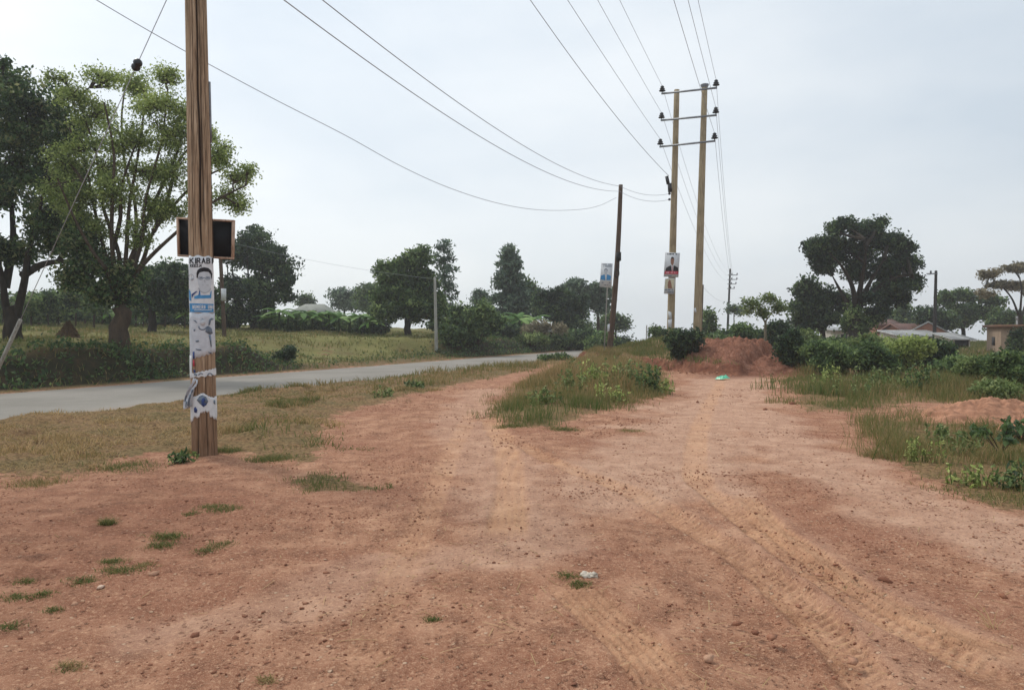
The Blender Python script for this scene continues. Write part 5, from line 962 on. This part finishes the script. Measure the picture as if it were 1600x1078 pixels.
# ------------------------------------------------------------------ houses
def Q4(m, a, b, c, d): m.add([a, b, c, d], [(0, 1, 2, 3)])
def house(name, label, u0, u1, v_eave, v_ridge, d, depth, wall, roofm, hip=.0, yaw=0.0, over=.35, openings=(), cat='house', v_base=None, skew=0.0, chimney=False):
    """gabled or hipped house whose long side faces the camera"""
    a = P(u0, v_eave, d); b = P(u1, v_eave, d); W_ = b[0] - a[0]; z0 = hz((a[0] + b[0]) / 2, d) - .2; ze = a[2]; zr = P(u0, v_ridge, d)[2]; root = thing(name, label, cat, ((a[0] + b[0]) / 2, d + depth / 2, z0)); hw = W_ / 2
    ca, sa = math.cos(yaw), math.sin(yaw)
    def L2(x, y, z): return np.array([root.location[0] + x * ca - y * sa, root.location[1] + x * sa + y * ca, z])
    dy = depth / 2; m = MB(); c = [(-hw, -dy), (hw, -dy), (hw, dy), (-hw, dy)]
    for i in range(4): (x0, y0), (x1, y1) = c[i], c[(i + 1) % 4]; Q4(m, L2(x0, y0, z0), L2(x1, y1, z0), L2(x1, y1, ze), L2(x0, y0, ze))
    if hip == 0:
        for s_ in (-1, 1): m.add([L2(s_ * hw, -dy, ze), L2(s_ * hw, dy, ze), L2(s_ * hw, 0, zr - .06)], None, [(0, 1, 2)])
    put(m.build('wall', M[wall]), root); m = MB(); ho, do = hw + over, dy + over; rx = hw * (1 - hip) if hip else ho; zo = ze - over * .3
    pts = [L2(-ho, -do, zo), L2(ho, -do, zo), L2(ho, do, zo), L2(-ho, do, zo), L2(-rx, 0, zr), L2(rx, 0, zr)]; m.add(pts, [(0, 1, 5, 4), (2, 3, 4, 5)], [(1, 2, 5), (3, 0, 4)] if hip else None)
    o = m.build('roof', M[roofm]); md = o.modifiers.new('thickness', 'SOLIDIFY'); md.thickness = .1; put(o, root)
    for kind_, x, w_, zb, h_ in openings:
        m = MB(); m.add([L2(x - w_ / 2, -dy - .03, z0 + .2 + zb), L2(x + w_ / 2, -dy - .03, z0 + .2 + zb), L2(x + w_ / 2, -dy - .03, z0 + .2 + zb + h_), L2(x - w_ / 2, -dy - .03, z0 + .2 + zb + h_), L2(x - w_ / 2, -dy + .02, z0 + .2 + zb), L2(x + w_ / 2, -dy + .02, z0 + .2 + zb), L2(x + w_ / 2, -dy + .02, z0 + .2 + zb + h_), L2(x - w_ / 2, -dy + .02, z0 + .2 + zb + h_)], [(0, 1, 2, 3), (0, 3, 7, 4), (1, 5, 6, 2), (3, 2, 6, 7), (0, 4, 5, 1)]); put(m.build(kind_, M['dark'] if kind_ == 'window' else M['brown']), root)
    return root, L2, z0, ze, zr
house('house', 'house with a pale greenish hipped roof behind the banana plants', 452, 508, 489, 473.5, 76, 6, 'palewall', 'tingrey', hip=.45, openings=(('window', -.9, .8, .9, .9), ('door', .5, .9, 0, 1.9)))
house('house', 'brown walled house peeping out behind the massive dark tree', -70, 6, 476, 466, 58, 5, 'brickred', 'tinred', over=.2, openings=(('window', .6, .8, .9, .8),))
house('house', 'reddish brick house with a rusty low roof beside the great tree', 1372, 1406, 506, 498, 78, 4.5, 'brickred', 'tinred', over=.3, openings=(('window', -.4, .7, .8, .8),))
r_, L2, z0, ze, zr = house('house', 'house with a brown gabled roof and white trim behind the black tarred pole', 1418, 1476, 519, 505, 66, 5, 'brickred', 'tinred', over=.3, openings=(('window', .4, .8, .7, .8), ('door', -.9, .8, 0, 1.7)))
for s_ in (-1, 1):
    m = MB(); m.tube([L2(s_ * 2.0, -2.86, ze - .12), L2(0, -2.84, zr + .1)], .07, 6); put(m.build('barge_board', M['tinwhite']), r_)
m = MB(); m.add([L2(-2.0, -2.78, ze - .1), L2(2.0, -2.78, ze - .1), L2(0, -2.78, zr + .02)], None, [(0, 1, 2)]); put(m.build('gable', M['brickred']), r_)
def lean_to(name, label, u0, u1, v_top, v_eave, v_base, d, depth, wall, roofm, cat='shed', opening=None):
    a = P(u0, v_eave, d); b = P(u1, v_eave, d); zb = hz((a[0] + b[0]) / 2, d) - .2; zt = P(u0, v_top, d)[2]; root = thing(name, label, cat, ((a[0] + b[0]) / 2, d + depth / 2, zb)); hw = (b[0] - a[0]) / 2; c = np.array(root.location); dy = depth / 2; ze = a[2]; m = MB()
    A_ = [c + [-hw, -dy, 0], c + [hw, -dy, 0], c + [hw, dy, 0], c + [-hw, dy, 0]]; B_ = [np.array([p[0], p[1], z]) for p, z in zip(A_, (ze, ze, zt, zt))]
    for i in range(4): j = (i + 1) % 4; Q4(m, A_[i], A_[j], B_[j], B_[i])
    put(m.build('wall', M[wall]), root); m = MB(); slab(m, [B_[0] + [-.25, -.4, -.02], B_[1] + [.25, -.4, -.02], B_[2] + [.25, .2, .05], B_[3] + [-.25, .2, .05]], .07, (0, 0, 1)); put(m.build('roof', M[roofm]), root)
    if opening:
        x0, x1, h_ = opening; m = MB(); slab(m, [c + [x0, -dy - .03, .2], c + [x1, -dy - .03, .2], c + [x1, -dy - .03, .2 + h_], c + [x0, -dy - .03, .2 + h_]], .05); put(m.build('doorway', M['dark']), root)
    return root
lean_to('house', 'long low building with a white tin roof in front of the gabled house', 1408, 1482, 518, 526, 541, 60, 3.5, 'palewall', 'tinwhite', 'house', (-1.1, -.5, 1.0))
lean_to('shed', 'small shed with a bright white roof and dark open front', 1488, 1516, 522, 531, 543, 56, 2.4, 'palewall', 'tinwhite', 'shed', (-.5, .55, .65))
lean_to('shed', 'pale tin shack half hidden below the great tree', 1302, 1334, 513, 517, 532, 62, 2.5, 'palewall', 'tinwhite', 'shed', (-.2, .3, 1.0))
# the beige house at the edge: two faces and a slab roof
d1 = 42; c0 = P(1564, 512, d1); lft = P(1542, 517, d1 + 5.0); rgt = P(1680, 508, d1 - 2.6); zb = hz(c0[0], d1) - .25; bh = thing('house', 'beige plastered house with a flat overhanging roof and stained front wall', 'house', (c0[0], d1, zb))
rear = np.array([lft[0] + rgt[0] - c0[0], lft[1] + rgt[1] - c0[1], 0]); zt = c0[2]; foot = [np.array([p[0], p[1], zb]) for p in (lft, c0, rgt, rear)]; topc = [np.array([p[0], p[1], zt]) for p in foot]; m = MB()
for i in range(4): j = (i + 1) % 4; Q4(m, foot[i], foot[j], topc[j], topc[i])
put(m.build('wall', M['plaster']), bh); m = MB(); cen = sum(topc) / 4; ro = [cen + (p - cen) * [1.12, 1.12, 1] for p in topc]; slab(m, [p + [0, 0, .01] for p in ro], .16, (0, 0, 1)); put(m.build('roof', M['brown']), bh)
def on_wall(a, b, s0, s1, z0_, z1_, nm, mat, th=.03):
    e = b - a; nrm = np.array([e[1], -e[0], 0]) / np.linalg.norm(e); q = [a + e * s0, a + e * s1, a + e * s1, a + e * s0]; q = [np.array([p[0], p[1], z]) + nrm * th for p, z in zip(q, (z0_, z0_, z1_, z1_))]; m = MB(); slab(m, q, th * 1.6, -nrm); put(m.build(nm, M[mat]), bh)
on_wall(foot[0], foot[1], .42, .62, zb + .75, zb + 1.25, 'window', 'dark'); on_wall(foot[1], foot[2], .36, .62, zb + .1, zb + 1.4, 'doorway', 'dark'); on_wall(foot[1], foot[2], .16, .26, zb + .6, zb + 1.2, 'window', 'dark')
m = MB(); m.tube([P(1589, 500, d1 + 2), P(1589, 494, d1 + 2)], .06, 8); m.tube([P(1589, 512, d1 + 2), P(1589, 500, d1 + 2)], .05, 8); put(m.build('chimney', M['tinwhite']), bh)
shrub('dark creeper growing up the front of the beige house', (1586, 556), 26, 46, 40.6, 'leafdark', 2200, .09)
# ------------------------------------------------------------------ small plants, stones and litter on the bare earth
TUFT = [((168, 822), 22, 20, 'small leafy green weed alone on the bare earth in front of the near pole'), ((262, 846), 46, 16, 'fresh green grass tuft, the widest of those on the bare earth'), ((252, 858), 40, 12, 'grass tuft touching the front of the widest tuft'),
        ((184, 900), 58, 14, 'long green grass tuft stretched along a crack in the bare earth'), ((176, 884), 34, 12, 'small round tuft behind the long stretched one'), ((130, 916), 44, 12, 'dark grass tuft at one end of the long stretched one'), ((226, 888), 34, 10, 'sparse withered tuft beside the long stretched one'),
        ((350, 800), 50, 10, 'thin grass tuft nearest the near pole on bare earth'), ((330, 795), 40, 8, 'pale thin tuft beside the one nearest the near pole'), ((300, 804), 30, 6, 'flat sparse tuft just short of the pole foot'), ((345, 856), 44, 7, 'low flat grass streak beyond the widest tuft'), ((322, 866), 40, 6, 'thin grass streak in front of the low flat one'),
        ((42, 918), 30, 9, 'small green tuft beside the frame edge, furthest up the slope'), ((24, 944), 44, 12, 'green tuft by the frame edge beside a pale flat stone'), ((66, 940), 36, 9, 'green tuft between two tufts by the frame edge'), ((84, 962), 26, 8, 'tiny tuft below the frame edge group'), ((14, 988), 40, 10, 'lowest green tuft cut off by the frame edge'),
        ((110, 1050), 44, 8, 'faint grass tuft at the very front of the bare earth'), ((886, 905), 40, 10, 'grass tuft behind the white crumpled litter'), ((905, 918), 30, 10, 'darker grass tuft touching the white crumpled litter'), ((676, 978), 26, 8, 'tiny lone tuft in the middle of the bare earth'), ((416, 1070), 26, 8, 'small withered tuft at the bottom edge of the bare earth'),
        ((1372, 712), 42, 22, 'short olive tuft on the edge of the dirt track before the weeds'), ((985, 676), 40, 6, 'dry flat tuft on the track in front of the grass island'), ((800, 668), 46, 10, 'bright green tuft at the near tip of the grass island'), ((880, 672), 50, 8, 'trailing green tuft beside the near tip of the grass island')]
TUFT += [((352, 706), 46, 14, 'green grass tuft pressed against the bare foot of the near pole'), ((296, 710), 44, 14, 'dry grass tuft mixed with the weeds at the near pole'), ((420, 718), 70, 16, 'loose green grass clump between the near pole and the bright patch'), ((60, 752), 90, 14, 'withered straw clump where the verge meets the bare slope'), ((190, 730), 110, 14, 'long green clump along the verge edge before the near pole')]
for (u, v), w_, h_, lab in TUFT:
    x, y = Gflat(u, v); sz = w_ * y / F; hh = max(.025, h_ * y / F * .6); n = int(90 + 1700 * min(sz, .5)); a = rng.uniform(0, 6.28, n); q = np.sqrt(rng.uniform(0, 1, n)); k = np.clip(rng.normal(1, .35, n), .2, 1.6) * (.82 + .36 * vnoise(np.cos(a) * 2.2 + x * 7, np.sin(a) * 2.2 + y * 7, 3))
    pts = np.stack([x + np.cos(a) * q * sz / 2 * k, y + np.sin(a) * q * sz * .42 * k], 1); dry = 'withered' in lab or 'dry' in lab or 'olive' in lab or 'faint' in lab
    V, Qd, Tr, T = blades('', pts, np.full(n, hh) * rng.uniform(.5, 1.2, n), .0055, np.clip(rng.normal(.40 if dry else .72, .26, n), 0, 1), 1.3, None, False)
    o = mesh_np('grass_tuft', V, [Qd, Tr], M['grass'], None, dict(tint=T)); bpos = Vector((x, y, hz(x, y))); o.data.transform(__import__('mathutils').Matrix.Translation(-bpos)); o.location = bpos; tag(o, lab, 'grass tuft')
x, y = Gflat(168, 822); 
STN = [((303, 1000), .035, .12, 'squarish dark red brown stone alone on the bare earth'), ((367, 1008), .024, .2, 'smaller brown stone near the squarish dark one'), ((920, 906), .05, .97, 'white crumpled lump of litter beside a grass tuft'), ((888, 968), .026, .3, 'brown pebble just behind its twin in the middle of the earth'), ((897, 983), .026, .25, 'brown pebble in front of its twin in the middle of the earth'),
       ((1180, 998), .03, .15, 'dark stone beside the deep tyre track'), ((1152, 980), .028, .25, 'flat brown stone behind the dark one by the tyre track'), ((1205, 1008), .03, .4, 'brown stone in the row beside the tyre track, third along'), ((1330, 1042), .035, .6, 'pale stone on the ridge of the deep tyre track'), ((1108, 1036), .03, .8, 'pale flat pebble on the smooth earth beside the tyre track'),
       ((240, 904), .03, .75, 'pale flat stone at the end of the long grass tuft'), ((116, 950), .035, .72, 'pale slab shaped stone among the tufts by the frame edge'), ((158, 924), .025, .9, 'white pebble in front of the long grass tuft'), ((510, 900), .028, .35, 'rounded red stone in the open bare earth'), ((816, 958), .02, .84, 'small pale pebble in the open earth beyond the pebble pair'),
       ((1568, 936), .04, .3, 'brown stone in the track beside the dry grass sprig'), ((1238, 632), .09, .1, 'red brown clod at the near end of the meadow grass'), ((1090, 630), .06, .15, 'dark clod on the pale track before the soil heap'), ((1196, 640), .06, .2, 'clod beside the pale track opposite the island'), ((1384, 910), .04, .1, 'dark crumbly clod in the middle of the broad track')]
for (u, v), sz, tn, lab in STN:
    x, y = Gflat(u, v); pts = np.array([[x, y]]); V, Fc, T = stones(pts, np.array([sz * .9]), np.array([tn]), .62); nm_ = 'litter' if 'litter' in lab else 'stone'
    if nm_ == 'litter':
        V, Fc, T = stones(pts + rng.normal(0, .02, (7, 2)), np.full(7, .028), np.full(7, tn), .7); V = V + rng.normal(0, .006, V.shape); V[:, 2] = np.maximum(V[:, 2], V[:, 2].min() + .004)
    o = mesh_np(nm_, V, [Fc], M['litter' if nm_ == 'litter' else 'stone'], None, dict(tint=T)); bpos = Vector((x, y, hz(x, y))); o.data.transform(__import__('mathutils').Matrix.Translation(-bpos)); o.location = bpos; tag(o, lab, 'litter' if nm_ == 'litter' else 'stone'); o['kind'] = 'thing'
# green plastic bag
x, y = Gflat(1130, 594); n, k = 14, 30; r = np.linspace(0, 1, n)[:, None]; th = np.linspace(0, 6.28, k, endpoint=False)[None]; X = x + r * np.cos(th) * .20 * (1 + .3 * np.sin(3 * th)); Y = y + r * np.sin(th) * .2; Z = H(X, Y) + .02 + .13 * (1 - r ** 2) * (.6 + .6 * vnoise(X * 14, Y * 14, 3)) + .03 * vnoise(X * 40, Y * 40, 5); I = np.arange(n * k).reshape(n, k); J = np.roll(I, -1, 1)
bag = mesh_np('plastic_bag', np.stack([X, Y, Z], -1).reshape(-1, 3), [np.stack([I[:-1], I[1:], J[1:], J[:-1]], -1).reshape(-1, 4)], M['bag'], None, None, True); tag(bag, 'crumpled green plastic bag lying on the track before the red heap', 'plastic bag')
# broad leaved plant on the track edge and two dry sprigs
def broad(label, u, v, d_, h, w_, mat):
    x = (u - 800) / F * d_; b = np.array([x, d_, hz(x, d_)]); root = thing('broad_leaved_plant', label, 'plant', b); m = MB(); C = []
    for i in range(9):
        a = i * 2.4; e = b + [math.cos(a) * w_ / 2 * rng.uniform(.4, 1), math.sin(a) * w_ / 2 * rng.uniform(.4, 1), h * rng.uniform(.5, 1)]; m.tube(bez(b, e, 6, -.1), np.linspace(.009, .003, 6), 5, False); C.append(e + rng.normal(0, .05, (14, 3)) * [1, 1, .4])
    C = np.concatenate(C); V, Q, T = leaves(C, .07, 1.6, rng.uniform(.1, .6, len(C)), 1.9); put(m.build('stem', M['bark'], None, True), root); put(mesh_np('foliage', V, [Q], M[mat], None, dict(tint=T)), root)
broad('broad leaved dark green plant on the weedy edge of the dirt track', 1566, 715, 9.6, .38, .6, 'leafmid')
broad('low leafy weed behind the broad leaved plant', 1600, 690, 10.6, .3, .5, 'leafmid')
for u, v, lab in ((1550, 985, 'splayed dry grass sprig sticking up from the broad track'), (1563, 790, 'pale dry grass sprig at the edge of the track below the weeds')):
    x, y = Gflat(u, v); n = 16; V, Qd, Tr, T = blades('', np.stack([x + rng.normal(0, .012, n), y + rng.normal(0, .012, n)], 1), np.full(n, .11), .004, np.full(n, .02), 1.3, None, False)
    o = mesh_np('dry_sprig', V, [Qd, Tr], M['grass'], None, dict(tint=T)); bpos = Vector((x, y, hz(x, y))); o.data.transform(__import__('mathutils').Matrix.Translation(-bpos)); o.location = bpos; tag(o, lab, 'dry grass')
# leafy weeds standing in the grass island
def weed(label, u, v, h, w_, mat, n=12, leaf=.05, zg=.12):
    """an open clump of upright leafy stalks"""
    x, y = Gflat(u, v, zg); b = np.array([x, y, hz(x, y)]); root = thing('weed', label, 'weed', b); m = MB(); C = []
    for i in range(n):
        a = rng.uniform(0, 6.28); q = rng.uniform(0, 1) ** .8 * w_ * .36; s0 = np.array([x + math.cos(a) * q, y + math.sin(a) * q, 0]); s0[2] = hz(s0[0], s0[1]) - .03; hh = h * rng.uniform(.45, 1.1); e = s0 + [rng.normal(0, .16) * hh, rng.normal(0, .16) * hh, hh]; br = bez(s0, e, 7, 0, .05); m.tube(br, np.linspace(.006, .002, 7), 4, False)
        k = int(14 + 18 * hh); t = rng.uniform(.15, 1, k); C.append(s0 + (e - s0) * t[:, None] + rng.normal(0, 1, (k, 3)) * (leaf * (1.5 - t))[:, None] * [1, 1, .5])
    C = np.concatenate(C); V, Q, T = leaves(C, leaf, .8, rng.uniform(0, 1, len(C)), 2.1); put(m.build('stem', M['leafairy'], None, True), root); put(mesh_np('foliage', V, [Q], M[mat], None, dict(tint=T)), root)
WEEDS = [(1016, 610, .75, 1.1, 'leafmid', 20, .055, 'darkest leafy weed clump at the far corner of the grass island'), (975, 602, .75, 1.3, 'leaflight', 18, .05, 'tall pale weed clump at the back of the grass island'), (930, 606, .65, 1.3, 'leafairy', 18, .05, 'olive weed clump in the middle of the grass island'), (890, 614, .6, 1.1, 'leaflight', 16, .045, 'light weed clump half way along the grass island'),
         (1044, 608, .45, .8, 'leafairy', 10, .04, 'small olive weed clump on the outer end of the grass island'), (850, 630, .4, .9, 'leaflight', 14, .04, 'low bright weed clump near the road end of the grass island'), (958, 624, .4, 1.0, 'leafairy', 12, .04, 'thin weed clump along the front of the grass island'), (905, 592, .6, 1.4, 'leafmid', 14, .05, 'dark weed clump at the back edge of the grass island towards the road'),
         (1290, 596, .6, 1.4, 'leafairy', 16, .05, 'olive weed clump before the broad low dark shrub'), (1370, 600, .7, 1.6, 'leaflight', 18, .05, 'light weed clump in front of the wide green shrub'), (1440, 604, .8, 1.6, 'leafmid', 20, .05, 'green weed clump before the rounded olive shrub'), (1330, 612, .45, 1.4, 'leaflight', 12, .045, 'sparse pale weeds standing in the middle of the meadow grass'),
         (1500, 690, .35, .7, 'leaflight', 14, .035, 'fresh green weeds in front of the low pale mound'), (1445, 705, .3, .6, 'leafairy', 12, .03, 'olive weeds at the track side of the weedy grass'), (1580, 745, .32, .6, 'leafmid', 14, .035, 'green weeds in front of the broad leaved plant'), (1520, 742, .25, .6, 'leafairy', 12, .03, 'small weeds along the near edge of the weedy grass'), (1475, 672, .3, .8, 'leaflight', 12, .035, 'light weeds at the foot of the low pale mound'),
         (286, 706, .16, .5, 'leafmid', 14, .03, 'low green weeds at the foot of the near pole'), (600, 612, .3, .7, 'leaflight', 10, .04, 'pale weeds on the verge beside the narrowing road'), (650, 602, .3, .8, 'leafmid', 12, .045, 'dark weeds on the verge beside the narrowing road')]
for u, v, h, w_, mt, n_, lf, lab in WEEDS: weed(lab, u, v, h, w_, mt, n_, lf)
# ------------------------------------------------------------------ the hazy air
m = MB(); m.box((0, 370, -10), (6000, 900, 80)); hm = NT('hazy_air'); hm.n.remove(hm.b); pv = hm.node('ShaderNodeVolumePrincipled'); pv.inputs['Color'].default_value = (.95, .97, 1, 1); pv.inputs['Density'].default_value = .0009; pv.inputs['Anisotropy'].default_value = .2; hm.link(pv.outputs[0], hm.out.inputs['Volume'])
kind(m.build('haze', hm.m), 'stuff', 'thin pale haze in the air')
